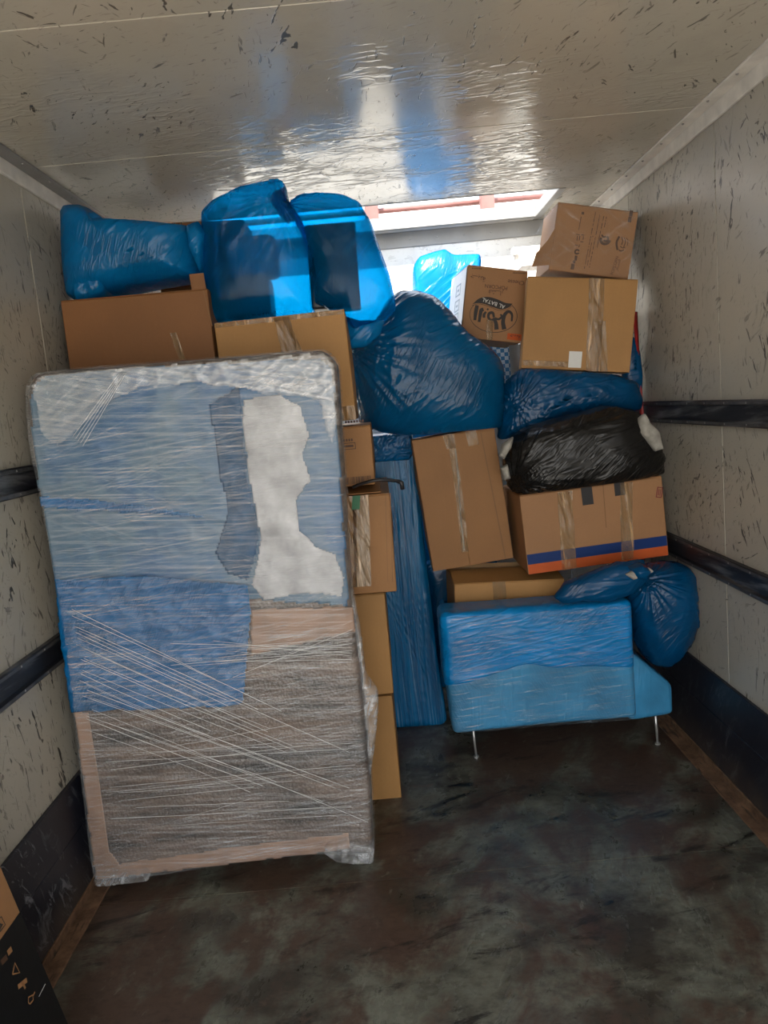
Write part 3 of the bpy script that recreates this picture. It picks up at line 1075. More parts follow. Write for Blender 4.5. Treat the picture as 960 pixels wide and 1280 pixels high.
G_LOW = None
b11 = carton('cardboard_box', 'tan cardboard box on the floor, lowest of the column right of the wrapped panel', [(150, 903), (492, 867), (500, 997), (160, 1033)], 2.78, 0.55, M['card_tan'], seed=11, bulge=0.003, level=True)
b10 = carton('cardboard_box', 'narrow tan cardboard box second from the floor, right of the wrapped panel', [(130, 776), (482, 737), (490, 864), (145, 901)], 2.78, 0.55, M['card_tan'], seed=10, bulge=0.003, level=True)
b8 = carton('cardboard_box', 'brown cardboard box with green tape and a pale tape strip, under a black strap', [(120, 650), (487, 611), (495, 734), (130, 773)], 2.70, 0.62, M['card_mid'], seed=8, bulge=0.006, open_flap=0.0)
strip(b8, 'tape', M['tape_film'], 446, 614, 454, 737, 0.060, wob=0.002)
strip(b8, 'tape', M['tape_brown'], 436, 614, 441, 738, 0.03)
strip(b8, 'tape', M['tape_green'], 441, 612, 442, 641, 0.028, lift=0.003, label='green tape end')
for k, (px, wd) in enumerate(((478, 0.002), (484, 0.003))):
    strip(b8, 'crease', M['card_edge'], px, 616, px + 7, 732, wd, lift=0.0006)
fl = boxo('flap', -0.30, 0.30, 0, 0.25, 0, 0.004, M['card_mid'], b8, 0.001, 1)
fl.location = (INFO[b8.name][0] / 2 - 0.33, 0.004, INFO[b8.name][1] + 0.001)
fl.rotation_euler = (0.10, -0.01, 0)
b7 = carton('cardboard_box', 'small cardboard box with a printed barcode, beneath the taped box behind the wrapped panel', [(110, 565), (462, 526), (469, 600), (115, 640)], 2.72, 0.6, M['card_mid'], seed=7, bulge=0.004)
# barcode: bars of uneven width
u0, vb = uv(b7, 430, 598)
u1, vt = uv(b7, 462, 589)
bx = bmesh.new()
w7, h7 = INFO[b7.name][:2]
x = (u0 - 0.5) * w7
vb, vt = 0.035, 0.155
while x < (u1 - 0.5) * w7:
    bw = random.choice((0.0012, 0.002, 0.0032))
    add_box(bx, x, x + bw, -0.0008, -0.0002, vb * h7, vt * h7)
    x += bw + random.choice((0.001, 0.0016, 0.0025))
bm_obj('barcode', bx, M['ink_brown'], b7)['label'] = 'printed barcode'
bx = bmesh.new()
ue, ve = uv(b7, 436, 562)
xe, ze = (ue - 0.5) * w7, ve * h7
for (a, b, c, d) in ((-0.03, 0.022, -0.012, -0.0095), (-0.03, 0.022, 0.0095, 0.012), (0.0195, 0.022, -0.012, 0.012), (-0.03, 0.014, -0.004, 0.004)):
    add_box(bx, xe + a, xe + b, -0.0008, -0.0002, ze + c, ze + d)
for k in range(4):
    add_box(bx, xe - 0.02 + k * 0.009, xe - 0.014 + k * 0.009, -0.0008, -0.0002, ze + 0.017, ze + 0.026)
bm_obj('emblem', bx, M['ink_brown'], b7)
bx = bmesh.new()
ue, ve = uv(b7, 440, 533)
for k in range(7):
    add_box(bx, (ue - 0.5) * w7 - 0.03 + k * 0.010, (ue - 0.5) * w7 - 0.023 + k * 0.010, -0.0007, -0.0002, ve * h7, ve * h7 + 0.008)
bm_obj('print', bx, M['ink_brown'], b7)['kind'] = 'stuff'

b5 = carton('cardboard_box', 'taped cardboard box above the top right corner of the wrapped panel', [(268, 404), (429, 386), (447, 525), (285, 541)], 2.72, 0.37, M['card_tan'], seed=5, bulge=0.006)
strip(b5, 'tape', M['tape'], 352, 396, 362, 440, 0.055, wob=0.004)
strip(b5, 'tape', M['tape'], 356, 396, 375, 440, 0.02)
on_front(b5, 'tape', M['tape'], 0.01, 0.955, 0.99, 0.998)
patch(b5, 'tape', M['tape'], 426, 508, 446, 527)
b2 = carton('cardboard_box', 'dark brown cardboard box touching the left wall, under the blue-bagged stool', [(80, 379), (258, 357), (280, 541), (96, 557)], 2.72, 0.68, M['card_brown'], seed=2, bulge=0.006)
strip(b2, 'tape', M['tape'], 214, 417, 226, 450, 0.022, label='short strip of shiny tape')
strip(b2, 'crease', M['card_edge'], 250, 362, 263, 410, 0.003, lift=0.0006)
# side flap standing a little open at the left edge, and a torn corner at the right
w2, h2 = INFO[b2.name][:2]
f = boxo('flap', -0.10, 0.0, 0.0, 0.004, 0.05, h2 - 0.01, M['card_brown'], b2, 0.001, 1)
f.location = (-w2 / 2 + 0.002, 0.004, 0)
f.rotation_euler = (0, 0, -1.2)
f = boxo('flap', 0.0, 0.05, 0.0, 0.004, 0.0, 0.06, M['card_brown'], b2, 0.001, 1)
f.location = (w2 / 2 - 0.055, 0.004, h2 - 0.008)
f.rotation_euler = (0.25, 0, 0)
b4 = carton('cardboard_box', 'cardboard box edge showing under the ceiling behind the blue-bagged stool', [(192, 275), (300, 279), (315, 372), (203, 372)], 3.17, 0.22, M['card_mid'], seed=4)
strip(b4, 'tape', M['tape_brown'], 225, 276, 230, 300, 0.05)

# black carry strap lying on the carton with the green tape
pts = []
sx0 = U(462, 603, 2.69)
for k in range(13):
    t = k / 12
    pts.append((sx0.x - 0.06 + 0.165 * t, 2.69 - 0.02 * math.sin(t * PI), 1.236 + 0.016 * math.sin(t * PI) + 0.006 * t))
V, F = tube(spline([Vector(p) for p in pts], 3), 0.011, 10, True, 0.55)
st = mesh_obj('carry_strap', V, F, M['black_plastic'], None, True)
tag(st, 'black plastic strap lying over the edge of the green taped box', 'strap')
V, F = tube([(pts[-1][0] - 0.004, pts[-1][1], pts[-1][2]), (pts[-1][0] + 0.008, pts[-1][1], pts[-1][2] - 0.006), (pts[-1][0] + 0.010, pts[-1][1], pts[-1][2] - 0.03)], 0.008, 8)
mesh_obj('buckle', V, F, M['black_plastic'], st, True)

# ------------------------------------------------------------------ the tall wrapped panel
pan = empty('wrapped_furniture', (-0.65, PY + 0.08, 0.0))
tag(pan, 'tall flat furniture panel wrapped in blue sheet and stretch film, leaning by the left wall', 'wrapped furniture')
pan_out = roundpoly(PXZ([(31, 466), (405, 437), (421, 452), (438, 740), (452, 850), (463, 980), (467, 1071), (395, 1067), (300, 1078), (200, 1094), (119, 1102), (100, 960), (74, 760), (48, 610), (36, 545)], PY), [0.07, 0.05, 0.05, 0.02, 0.02, 0.02, 0.02, 0.05, 0.05, 0.05, 0.02, 0.05, 0.05, 0.05, 0.05])
nP = Perlin(21)
def pan_disp(x, z):
    q = np.stack([x, z, x * 0], 1)
    return 0.006 * nP(q * 4) + 0.002 * nP(q * 17)
slab('board', pan_out, PY, PY + 0.15, 0.022, M['bubble'], pan, 260, 34, pan_disp)
# pale brown border of the board seen through the wrap
border = PXZ([(92, 888), (102, 960), (120, 1100), (300, 1078), (400, 1066), (440, 1060), (438, 1040), (300, 1056), (150, 1078), (138, 1062), (112, 890)], PY)
sheet('border', border, PY - 0.003, M['board_edge'], pan, 0.005, pan_disp, 0.0015, 0.006, 31)
border2 = PXZ([(313, 760), (441, 757), (446, 790), (400, 800), (313, 820)], PY)
sheet('border', border2, PY - 0.003, M['board_edge'], pan, 0.005, pan_disp, 0.0015, 0.006, 32)
# blue cover sheet over the upper part
def wr(seed, a, f, st=(1, 1)):
    Pn = Perlin(seed)
    def d(x, z):
        q = np.stack([x * f * st[0], z * f * st[1], x * 0 + seed], 1)
        return pan_disp(x, z) + a * ridge(Pn, q, 1.6) + a * 0.5 * ridge(Pn, q * 2.3 + 4, 2.0)
    return d
blue = PXZ([(37, 500), (44, 478), (60, 468), (200, 457), (400, 447), (415, 458), (421, 500), (436, 740), (437, 757), (390, 755), (313, 750), (312, 800), (76, 780), (60, 680), (46, 590)], PY)
sheet('cover_sheet', blue, PY - 0.0045, M['sheet_blue'], pan, 0.007, wr(41, 0.004, 7, (1, 2)), 0.0012, 0.004, 33)
low = PXZ([(71, 722), (180, 717), (312, 728), (316, 760), (306, 875), (300, 880), (92, 888), (84, 845), (76, 785)], PY)
sheet('cover_sheet', low, PY - 0.0110, M['sheet_bright'], pan, 0.005, wr(43, 0.011, 8, (1, 1.6)), 0.0012, 0.003, 34)
band = PXZ([(51, 634), (110, 639), (180, 641), (255, 648), (260, 644), (180, 630), (110, 622), (49, 618)], PY)
foam = PXZ([(305, 500), (350, 492), (378, 508), (388, 545), (380, 570), (390, 600), (372, 625), (375, 660), (395, 680), (420, 690), (432, 720), (428, 745), (380, 740), (330, 748), (316, 730), (322, 700), (327, 670), (318, 630), (310, 580), (304, 530)], PY)
sheet('cover_band', band, PY - 0.012, M['sheet_bright'], pan, 0.006, pan_disp, 0.0012, 0.004, 37)
fold = PXZ([(262, 505), (300, 480), (306, 530), (312, 600), (326, 660), (320, 700), (312, 726), (285, 716), (268, 690), (285, 640), (272, 580)], PY)
sheet('cover_fold', fold, PY - 0.0115, M['cover_dark'], pan, 0.006, wr(48, 0.004, 9), 0.0012, 0.008, 38)
fo = sheet('foam_sheet', foam, PY - 0.0150, M['foam'], pan, 0.005, wr(45, 0.004, 12), 0.0012, 0.006, 35)
fo['label'] = 'white foam sheet behind the film'
haze = PXZ([(44, 482), (60, 468), (140, 461), (300, 450), (405, 442), (420, 456), (424, 520), (415, 560), (398, 500), (330, 492), (250, 480), (180, 486), (140, 505), (110, 530), (80, 560), (60, 545)], PY)
sheet('film_fold', haze, PY - 0.030, M['film_fold'], pan, 0.006, wr(47, 0.006, 16, (1, 2.5)), 0.0008, 0.008, 36)
# the stretch film round everything, loose along the right side
fx = Vector(np.mean(np.array(pan_out), axis=0))
film_out = [((x - fx.x) * 1.012 + fx.x, (z - fx.y) * 1.006 + fx.y) for x, z in pan_out]
def film_disp(x, z):
    q = np.stack([x * 9, z * 30 + x * 5, x * 0], 1)
    return 0.022 + pan_disp(x, z) + 0.004 * ridge(nP, q, 1.5)
fm = slab('stretch_film', film_out, PY - 0.004, PY + 0.16, 0.03, M['film_panel'], pan, 260, 40, film_disp)
side = PXZ([(430, 700), (442, 745), (452, 800), (458, 850), (474, 868), (470, 920), (462, 975), (466, 1072), (448, 1076), (440, 960), (430, 850)], PY + 0.05)
slab('loose_film', roundpoly(side, 0.03), PY + 0.02, PY + 0.12, 0.02, M['film_side'], pan, 140, 12, lambda x, z: 0.012 * nP(np.stack([x * 30, z * 18, x * 0], 1)))
for pxs in ([(404, 1062), (420, 1074), (445, 1077), (467, 1075), (468, 1055), (440, 1048), (412, 1052)], [(118, 1085), (121, 1104), (150, 1102), (190, 1096), (180, 1086), (150, 1090)]):
    slab('film_foot', roundpoly(PXZ(pxs, PY - 0.02), 0.012), PY - 0.045, PY + 0.03, 0.012, M['film_side'], pan, 90, 8, lambda x, z: 0.008 * nP(np.stack([x * 45, z * 45, x * 0 + 3], 1)))
# twisted strands of film across the front
V, F = [], []
def strand(a, b, wd, sag=0.0):
    A, B = U(a[0], a[1], PY - 0.034), U(b[0], b[1], PY - 0.034)
    pts = []
    for k in range(9):
        t = k / 8
        p = A.lerp(B, t)
        p.z -= sag * math.sin(t * PI)
        p.y -= 0.004 * random.random()
        pts.append(p)
    v, f = tube(pts, wd, 5)
    o = len(V)
    V.extend(v - pan.location for v in v)
    F.extend(tuple(i + o for i in q) for q in f)
for k in range(22):
    t = k / 21
    y0 = 765 + 145 * t + random.uniform(-6, 6)
    xl = 84 + (y0 - 765) * 0.17
    ln = random.uniform(0.45, 1.0)
    x1 = xl + 370 * ln
    y1 = y0 + (170 - 40 * t + random.uniform(-10, 10)) * ln
    strand((xl + random.uniform(0, 12), y0), (x1, y1), random.uniform(0.0004, 0.0008), random.uniform(-0.006, 0.006))
for k in range(10):
    y0 = random.uniform(800, 850)
    strand((random.uniform(210, 300), y0), (440, 795 + random.uniform(-12, 30)), random.uniform(0.0003, 0.0006))
for k in range(16):
    y0 = random.uniform(930, 1040)
    strand((random.uniform(130, 240), y0), (random.uniform(300, 455), y0 - random.uniform(8, 30)), random.uniform(0.0003, 0.0006))
for k in range(5):
    strand((150 + k * 2, 466), (92 + k * 3, 545 + k * 3), 0.0005)
so = mesh_obj('film_strands', V, F, M['strand'], pan, True)
so['kind'] = 'stuff'

# ------------------------------------------------------------------ bags on the left stack
b3 = bag('bagged_stool', [(89, 272), (93, 265), (112, 264), (123, 268), (131, 281), (190, 283), (245, 288), (258, 300), (257, 352), (200, 359), (140, 370), (102, 378), (94, 374), (90, 340)], 2.94, 0.19, 0.17, M['bag_bright'], None, 61, 0.45, 7, 0.45, smooth_r=3)
tag(b3, 'flanged stool wrapped in bright blue plastic, lying against the left wall', 'wrapped stool')
fo_ = roundpoly(PXZ([(88, 270), (94, 263), (121, 265), (130, 280), (131, 330), (128, 366), (104, 379), (94, 376)], 2.80), 0.02)
V0 = b3.location.copy()
fl3 = slab('seat_disc', fo_, 2.78, 3.12, 0.03, M['bag_bright'], None, 200, 20, lambda x, z: 0.006 * ridge(nP, np.stack([x * 16 + z * 9, z * 7 - x * 9, x * 0], 1), 2.0) + 0.003)
fl3.parent = b3
fl3.location = -V0
tl = bag('bag_tail', [(235, 285), (248, 278), (258, 292), (254, 345), (246, 330), (238, 310)], 2.80, 0.05, 0.05, M['bag_bright'], None, 62, 1.1, 5, 0.7, parent=b3)
b6l = bag('tied_bag', [(262, 276), (275, 263), (300, 250), (330, 241), (357, 237), (360, 258), (372, 275), (386, 300), (394, 335), (394, 375), (394, 398), (330, 404), (285, 412), (268, 408), (262, 350)], 2.96, 0.21, 0.15, M['bag_clear'], (357, 272, -0.10), 63, 0.75, 7, 0.5, 14, (322, 330), lo=zline((268, 404), (429, 386), 2.72), yexp=0.45, turn=1.0)
tag(b6l, 'see-through bright blue bag knotted at its upper right, holding a grey bin', 'plastic bag')
kn = U(361, 270, 2.92)
tw = bag('knot', [(340, 250), (358, 238), (362, 262), (372, 272), (360, 282), (348, 268)], 2.90, 0.05, 0.05, M['bag_bright'], None, 64, 1.0, 5, 0.7, parent=b6l)
b6r = bag('tied_bag', [(364, 268), (378, 256), (400, 251), (430, 252), (450, 258), (466, 285), (478, 320), (488, 350), (496, 385), (484, 402), (462, 412), (442, 418), (432, 400), (394, 384), (392, 330), (378, 290)], 2.98, 0.19, 0.15, M['bag_clear'], (366, 272, -0.10), 65, 0.75, 7, 0.5, 14, (435, 335), yexp=0.45, turn=1.9, lo=zline((268, 404), (429, 386), 2.72, -9, -0.125, 1.0))
tag(b6r, 'see-through bright blue bag bulging over a black box, right of the knotted bag', 'plastic bag')
tl = bag('bag_tail', [(430, 396), (450, 402), (482, 400), (475, 418), (458, 432), (438, 436)], 2.90, 0.04, 0.04, M['bag_bright'], None, 66, 1.0, 5, 0.7, parent=b6r)
# what the two bags hold
c0, c1 = U(276, 396, 2.9), U(344, 345, 2.9)
bin_ = empty('plastic_bin', (c0.x + 0.11, 2.98, 1.885))
tag(bin_, 'grey-blue plastic bin with a dark drawer inside the knotted see-through bag', 'bin')
boxo('body', -0.07, 0.12, -0.08, 0.06, 0.14, 0.29, M['teal'], bin_, 0.03, 4)
drw = boxo('drawer', -0.09, 0.08, -0.10, 0.06, 0.0, 0.136, M['teal_dark'], bin_, 0.008, 2)
V, F = tube([(-0.055, -0.101, 0.075), (-0.04, -0.106, 0.080), (0.02, -0.106, 0.080), (0.035, -0.101, 0.075)], 0.010, 8)
mesh_obj('handle', V, F, M['black_plastic'], drw, True)
c0 = U(417, 384, 2.9)
bb = empty('black_case', (c0.x + 0.005, 2.97, 1.885))
bb.rotation_euler = (0, 0.02, 0.0)
tag(bb, 'square black case standing inside the right-hand see-through blue bag', 'case')
boxo('body', -0.085, 0.095, -0.08, 0.06, 0.0, 0.29, M['black_plastic'], bb, 0.008, 2)
boxo('lid', -0.087, 0.097, -0.082, 0.062, 0.28, 0.30, M['black_plastic'], bb, 0.006, 2)

# ------------------------------------------------------------------ middle: tall blue wrapped item, big dark bag
tall = empty('wrapped_mattress', (0.02, 3.55, 0.0))
tag(tall, 'tall narrow item wrapped tight in blue film, standing behind the left box column', 'wrapped furniture')
tout = roundpoly(PXZ([(380, 556), (465, 546), (512, 541), (518, 560), (533, 700), (549, 830), (560, 902), (553, 909), (500, 912), (430, 918)], 3.42), 0.02)
tP = Perlin(71)
def tdisp(x, z):
    q = np.stack([(x - 0.03 * z) * 62, z * 1.0, x * 0], 1)
    return 0.007 * ridge(tP, q, 1.6) + 0.004 * ridge(tP, q * np.array([2.3, 1.5, 1]) + 8, 1.5) + 0.004 * tP(q * np.array([0.3, 2, 1]))
slab('body', tout, 3.42, 3.70, 0.03, M['wrap_blue'], tall, 320, 40, tdisp)
slab('top_fold', roundpoly(PXZ([(462, 545), (514, 540), (519, 562), (512, 575), (466, 578)], 3.40), 0.01), 3.395, 3.60, 0.015, M['sheet_bright'], tall, 120, 14, lambda x, z: 0.008 * ridge(tP, np.stack([x * 22, z * 30, x * 0], 1), 1.4))

b13 = bag('stuffed_bag', [(441, 432), (455, 415), (470, 402), (486, 378), (500, 369), (518, 367), (540, 374), (562, 392), (585, 414), (612, 434), (622, 446), (628, 462), (626, 485), (626, 515), (624, 537), (612, 542), (590, 546), (540, 549), (500, 546), (470, 540), (450, 530), (444, 490), (440, 460)], 3.34, 0.24, 0.12, M['bag_dark'], (440, 440, -0.16), 72, 1.1, 7, 0.62, 26, (535, 460), bottom=1.378, turn=1.35)
tag(b13, 'largest dark blue bag, stuffed round, in the middle of the load', 'plastic bag')

# ------------------------------------------------------------------ right stack
b24 = carton('cardboard_box', 'tall brown cardboard box taped down its middle, right of the tall blue wrapped item', [(516, 549), (614, 535), (646, 697), (540, 715)], 3.25, 0.165, M['card_mid'], front_split=('v', 0.46), seed=24, bulge=0.007)
strip(b24, 'tape', M['tape'], 566, 543, 582, 690, 0.030, wob=0.006)
strip(b24, 'tape', M['tape_white'], 571, 560, 580, 688, 0.006, wob=0.004)
strip(b24, 'tape', M['tape'], 561, 542, 566, 560, 0.040)
strip(b24, 'tape', M['tape'], 590, 538, 594, 556, 0.045)
strip(b24, 'crease', M['card_edge'], 603, 540, 632, 698, 0.004, lift=0.0006)
b26 = carton('cardboard_box', 'low cardboard box with a flap lifted, sitting on the wrapped sofa', [(565, 727), (708, 726), (704, 796), (573, 808)], 3.10, 0.38, M['card_tan'], seed=26, bulge=0.004, open_flap=0.10)
strip(b26, 'tape', M['tape'], 624, 726, 625, 760, 0.055, wob=0.004)
b25 = carton('cardboard_box', 'wide cardboard box with a blue and an orange stripe along its foot', [(650, 619), (828, 595), (835, 691), (660, 722)], 3.06, 0.40, M['card_pink'], seed=25, bulge=0.006)
on_front(b25, 'orange_stripe', M['ink_orange'], 0.005, 0.005, 0.995, 0.125, lift=0.0008, label='orange stripe', wob=0.0)
on_front(b25, 'blue_stripe', M['ink_blue'], 0.005, 0.127, 0.995, 0.255, lift=0.0008, label='dark blue stripe')
strip(b25, 'tape', M['tape'], 704, 614, 712, 716, 0.060, lift=0.002, wob=0.004)
strip(b25, 'tape', M['tape'], 781, 604, 784, 700, 0.050, lift=0.002, wob=0.006)
strip(b25, 'tape', M['tape_dark'], 731, 609, 734, 631, 0.045, label='dark tape end')
strip(b25, 'tape', M['tape_dark'], 772, 604, 774, 620, 0.042, label='dark tape end')
strip(b25, 'crease', M['card_edge'], 752, 606, 757, 660, 0.003, lift=0.0006)
bx = bmesh.new()
uu, vv = uv(b25, 823, 617)
w25, h25 = INFO[b25.name][:2]
for (a, b, c, d) in ((-0.012, 0.012, -0.022, -0.018), (-0.012, 0.012, 0.018, 0.022), (-0.012, -0.008, -0.022, 0.022), (0.008, 0.012, -0.022, 0.022), (-0.005, -0.001, -0.013, 0.013), (0.002, 0.005, -0.013, 0.013)):
    add_box(bx, a, b, -0.0009, -0.0002, c, d)
em = bm_obj('emblem', bx, M['ink_red'], b25)
em.location = ((uu - 0.5) * w25, 0, vv * h25)
em.rotation_euler = (0, 0.25, 0)
em['label'] = 'dark red printed mark'
em['kind'] = 'stuff'

b22 = bag('rubbish_bag', [(634, 590), (630, 570), (640, 546), (662, 532), (690, 522), (720, 515), (752, 511), (785, 512), (800, 520), (812, 540), (826, 568), (824, 590), (800, 600), (760, 605), (700, 615), (650, 617), (638, 606)], 3.17, 0.18, 0.08, M['bag_black'], (640, 600, -0.1), 73, 0.95, 7, 0.5, 20, (730, 565), lo=zline((650, 619), (828, 595), 3.06), turn=0.28)
tag(b22, 'black plastic bag with white cloth poking out, on the striped box', 'plastic bag')
for i, (pxs, yy) in enumerate((([(799, 524), (806, 518), (812, 530), (822, 540), (828, 560), (818, 564), (806, 550), (798, 540)], 3.02), ([(623, 570), (628, 556), (640, 548), (638, 560), (630, 575)], 3.06), ([(625, 585), (634, 580), (638, 598), (630, 600)], 3.06))):
    c = bag('cloth', pxs, yy, 0.03, 0.04, M['cloth'], None, 80 + i, 1.0, 6, 0.8, parent=b22, smooth_r=4)
    c['label'] = 'white cloth poking out'
b20 = bag('crumpled_bag', [(620, 552), (624, 515), (632, 482), (650, 462), (680, 458), (720, 460), (765, 467), (794, 477), (800, 500), (792, 514), (750, 512), (700, 520), (655, 538), (640, 546)], 3.34, 0.13, 0.11, M['bag_navy'], (640, 505, -0.16), 74, 1.0, 7, 0.55, 20, (710, 492), turn=0.3, hi=zline((653, 459), (785, 469), 3.28))
tag(b20, 'dark blue bag squashed between the plain box and the black bag', 'plastic bag')
b17 = carton('cardboard_box', 'plain square cardboard box with clear tape and a white label, tilted on a blue bag', [(660, 345), (795, 350), (785, 468), (653, 458)], 3.28, 0.17, M['card_tan'], front_split=('v', 0.62), yaw=-0.13, seed=17, bulge=0.004)
strip(b17, 'tape', M['tape'], 741, 348, 752, 466, 0.055, skew=0) if False else None
on_front(b17, 'tape', M['tape'], 0.60, 0.0, 0.74, 1.0, skew=-0.04, wob=0.004)
on_front(b17, 'tape', M['tape'], 0.70, 0.0, 0.80, 0.55, skew=-0.06, wob=0.003)
patch(b17, 'label', M['paper'], 712, 439, 726, 460)
patch(b17, 'tape', M['tape'], 654, 450, 710, 459)

b16 = carton('cardboard_box', 'printed popcorn box standing upside down, left of the plain square box', [(584, 330), (660, 339), (653, 430), (577, 421)], 3.46, 0.34, M['card_pink'], seed=16, yaw=0.10, bulge=0.004)
w16, h16 = INFO[b16.name][:2]
def c16(cx, cy):
    """place on the front from the close-up of the print (pixels there)"""
    t = (cy - 45) / 895.0
    u = (cx - (155 - 70 * t)) / 718.0
    yt = 45 + 45 * u
    v = 1 - (cy - yt) / 900.0
    return ((u - 0.5) * w16, v * h16)
def ink16(name, strokes, mat_, y=-0.0009):
    V, F = [], []
    for k, (pts, wd) in enumerate(strokes):
        pp = [c16(*p) for p in pts]
        if len(pp) > 2:
            pp = [tuple(q) for q in spline([Vector(p) for p in pp], 6)]
        n = len(pp)
        if isinstance(wd, tuple):
            ws = [(wd[0] + (wd[1] - wd[0]) * i / (n - 1)) * w16 / 718 for i in range(n)]
        else:
            ws = [wd * w16 / 718 * (0.75 + 0.25 * math.sin(PI * min(1, 0.15 + i / (n - 1)))) for i in range(n)]
        v, f = stroke(pp, ws, y - 0.00003 * k)
        o = len(V)
        V += v
        F += [tuple(i + o for i in q) for q in f]
    return mesh_obj(name, V, F, mat_, b16)
oval = [(465 + 283 * math.cos(a), 655 + 212 * math.sin(a)) for a in np.linspace(-0.70, PI + 0.62, 30)]
ink16('oval_line', [(oval, 7)], M['ink'])
ink16('lettering', [([(268, 540), (252, 630), (243, 725)], 46),
                    ([(345, 585), (318, 600), (304, 670), (294, 745)], 44),
                    ([(352, 690), (352, 650), (375, 615)], 34),
                    ([(388, 592), (402, 574)], 24),
                    ([(470, 680), (455, 625), (412, 635), (405, 685), (440, 715), (480, 690)], 32),
                    ([(470, 690), (495, 750), (505, 830)], (36, 52)),
                    ([(480, 690), (530, 700), (565, 660), (545, 640)], 26),
                    ([(596, 825), (580, 730), (600, 640), (645, 600), (685, 635), (684, 720)], (54, 22))], M['ink'], -0.001)
top = spline([Vector(c16(*p)) for p in [(212, 528), (290, 455), (390, 430), (500, 452), (600, 492), (690, 500)]], 5)
bot = spline([Vector(c16(*p)) for p in [(212, 528), (280, 512), (360, 522), (450, 552), (560, 578), (650, 545), (690, 500)]], 5)
bm = bmesh.new()
poly = [bm.verts.new((p.x, -0.0008, p.y)) for p in top] + [bm.verts.new((p.x, -0.0008, p.y)) for p in bot[-2:0:-1]]
fc = bm.faces.new(poly)
bmesh.ops.triangulate(bm, faces=[fc])
bm_obj('banner', bm, M['ink'], b16)
ink16('banner_line', [([(205, 545), (290, 522), (400, 545), (520, 588), (620, 578), (690, 520)], 5)], M['ink'])
def t16(name, body, cx, cy, size, mat_, turn=PI, **kw):
    x, z = c16(cx, cy)
    return text_mesh(name, body, size, mat_, b16, (x, -0.0013, z), (PI / 2, -turn, 0), **kw)
px16 = w16 / 718
t16('banner_text', 'AL BATAL', 462, 503, 62 * px16, M['paper'], PI - 0.22, extr=0.0002, space=1.05)
t16('flavour_text', 'Cheese', 726, 232, 66 * px16, M['ink_brown'], PI)
t16('product_text', 'POPCORN', 490, 302, 58 * px16, M['ink_brown'], PI)
t16('product_text', '\uFEAD\uFE8E\u0640\u0640\uFEB8\uFED3', 490, 370, 74 * px16, M['ink_brown'], PI)
t16('flavour_text', '\uFE94\uFEE8\uFE92\u0640\u0640\uFE9F', 270, 205, 80 * px16, M['ink_brown'], PI)
x0, z0_ = c16(632, 948)
x1, z1_ = c16(815, 880)
boxo('sticker', x0, x1, -0.0009, -0.0001, z0_, z1_, M['ink_orange'], b16)['label'] = 'orange printed patch'
t16('flavour_text', '\uFE94\uFEE8\uFE92\u0640\uFE9F', 728, 912, 64 * px16, M['ink'], PI)
bx = bmesh.new()
for (cx, cy, n) in ((262, 95, 7), (770, 125, 9)):
    for k in range(n):
        x, z = c16(cx - n * 9 + k * 17, cy)
        add_box(bx, x, x + 11 * px16, -0.0007, -0.0002, z, z + 13 * px16)
bm_obj('small_print', bx, M['ink_brown'], b16)['kind'] = 'stuff'
strip(b16, 'tape', M['tape'], 613, 400, 611, 428, 0.03)
# white printed left side
sd = boxo('side_sheet', -0.0006, 0.0, 0.004, 0.336, 0.004, h16 - 0.008, M['card_white'], b16)
sd.location = (-w16 / 2 - 0.003, 0, 0)
sd['label'] = 'white left side'
bx = bmesh.new()
for k, zz in enumerate((0.20, 0.13, 0.07)):
    for (a, b, c, d) in ((0.10, 0.20, 0.0, 0.006), (0.10, 0.20, 0.046, 0.052), (0.10, 0.108, 0.0, 0.05), (0.19, 0.2, 0.0, 0.05), (0.13, 0.17, 0.02, 0.03)):
        add_box(bx, -w16 / 2 - 0.0045, -w16 / 2 - 0.0037, a, b, zz + c, zz + d)
bm_obj('side_print', bx, M['grey_tube'], b16)['kind'] = 'stuff'

b18 = carton('cardboard_box', 'topmost box of the right stack, printed sideways and wrapped in clear film', [(700, 255), (800, 263), (784, 347), (683, 339)], 3.32, 0.28, M['card_pink'], seed=18, yaw=0.0, bulge=0.004)
w18, h18 = INFO[b18.name][:2]
def c18(cx, cy):
    u, v = uv(b18, 660 + cx / 6.4, 245 + cy / 6.4)
    return ((u - 0.5) * w18, v * h18)
def blk18(name, rects, mat_):
    """little printed bars: (centre x, centre y, half width, half height) in the close-up's pixels"""
    bm = bmesh.new()
    k = w18 / 620
    for (cx, cy, a, b) in rects:
        x, z = c18(cx, cy)
        add_box(bm, x - a * k, x + a * k, -0.0008, -0.0002, z - b * k, z + b * k)
    return bm_obj(name, bm, mat_, b18)
R18 = []
for (xa, ya, xb, yb, n) in ((518, 130, 448, 585, 40), (553, 150, 487, 580, 36), (585, 165, 540, 420, 24), (606, 170, 590, 265, 10), (505, 320, 470, 560, 22)):
    for i in range(n):
        t = i / n
        if random.random() < 0.82:
            R18.append((xa + (xb - xa) * t, ya + (yb - ya) * t, random.uniform(2, 3.5), random.uniform(3, 6)))
for i in range(12):
    R18.append((405 - i * 1.2, 160 + i * 9, 3, 3.6))
blk18('small_print', R18, M['ink_brown'])['kind'] = 'stuff'
blk18('symbols', [(418, 128, 10, 10), (388, 300, 14, 3), (382, 330, 3, 18), (400, 330, 3, 18), (425, 305, 12, 3), (430, 330, 3, 14), (420, 360, 12, 3), (378, 385, 12, 3), (400, 392, 3, 10)], M['ink_brown'])['kind'] = 'stuff'
blk18('word_block', [(800, 148, 13, 22), (792, 196, 13, 20), (378, 490, 10, 18), (365, 520, 10, 10), (355, 558, 13, 22)], M['ink_brown'])['kind'] = 'stuff'
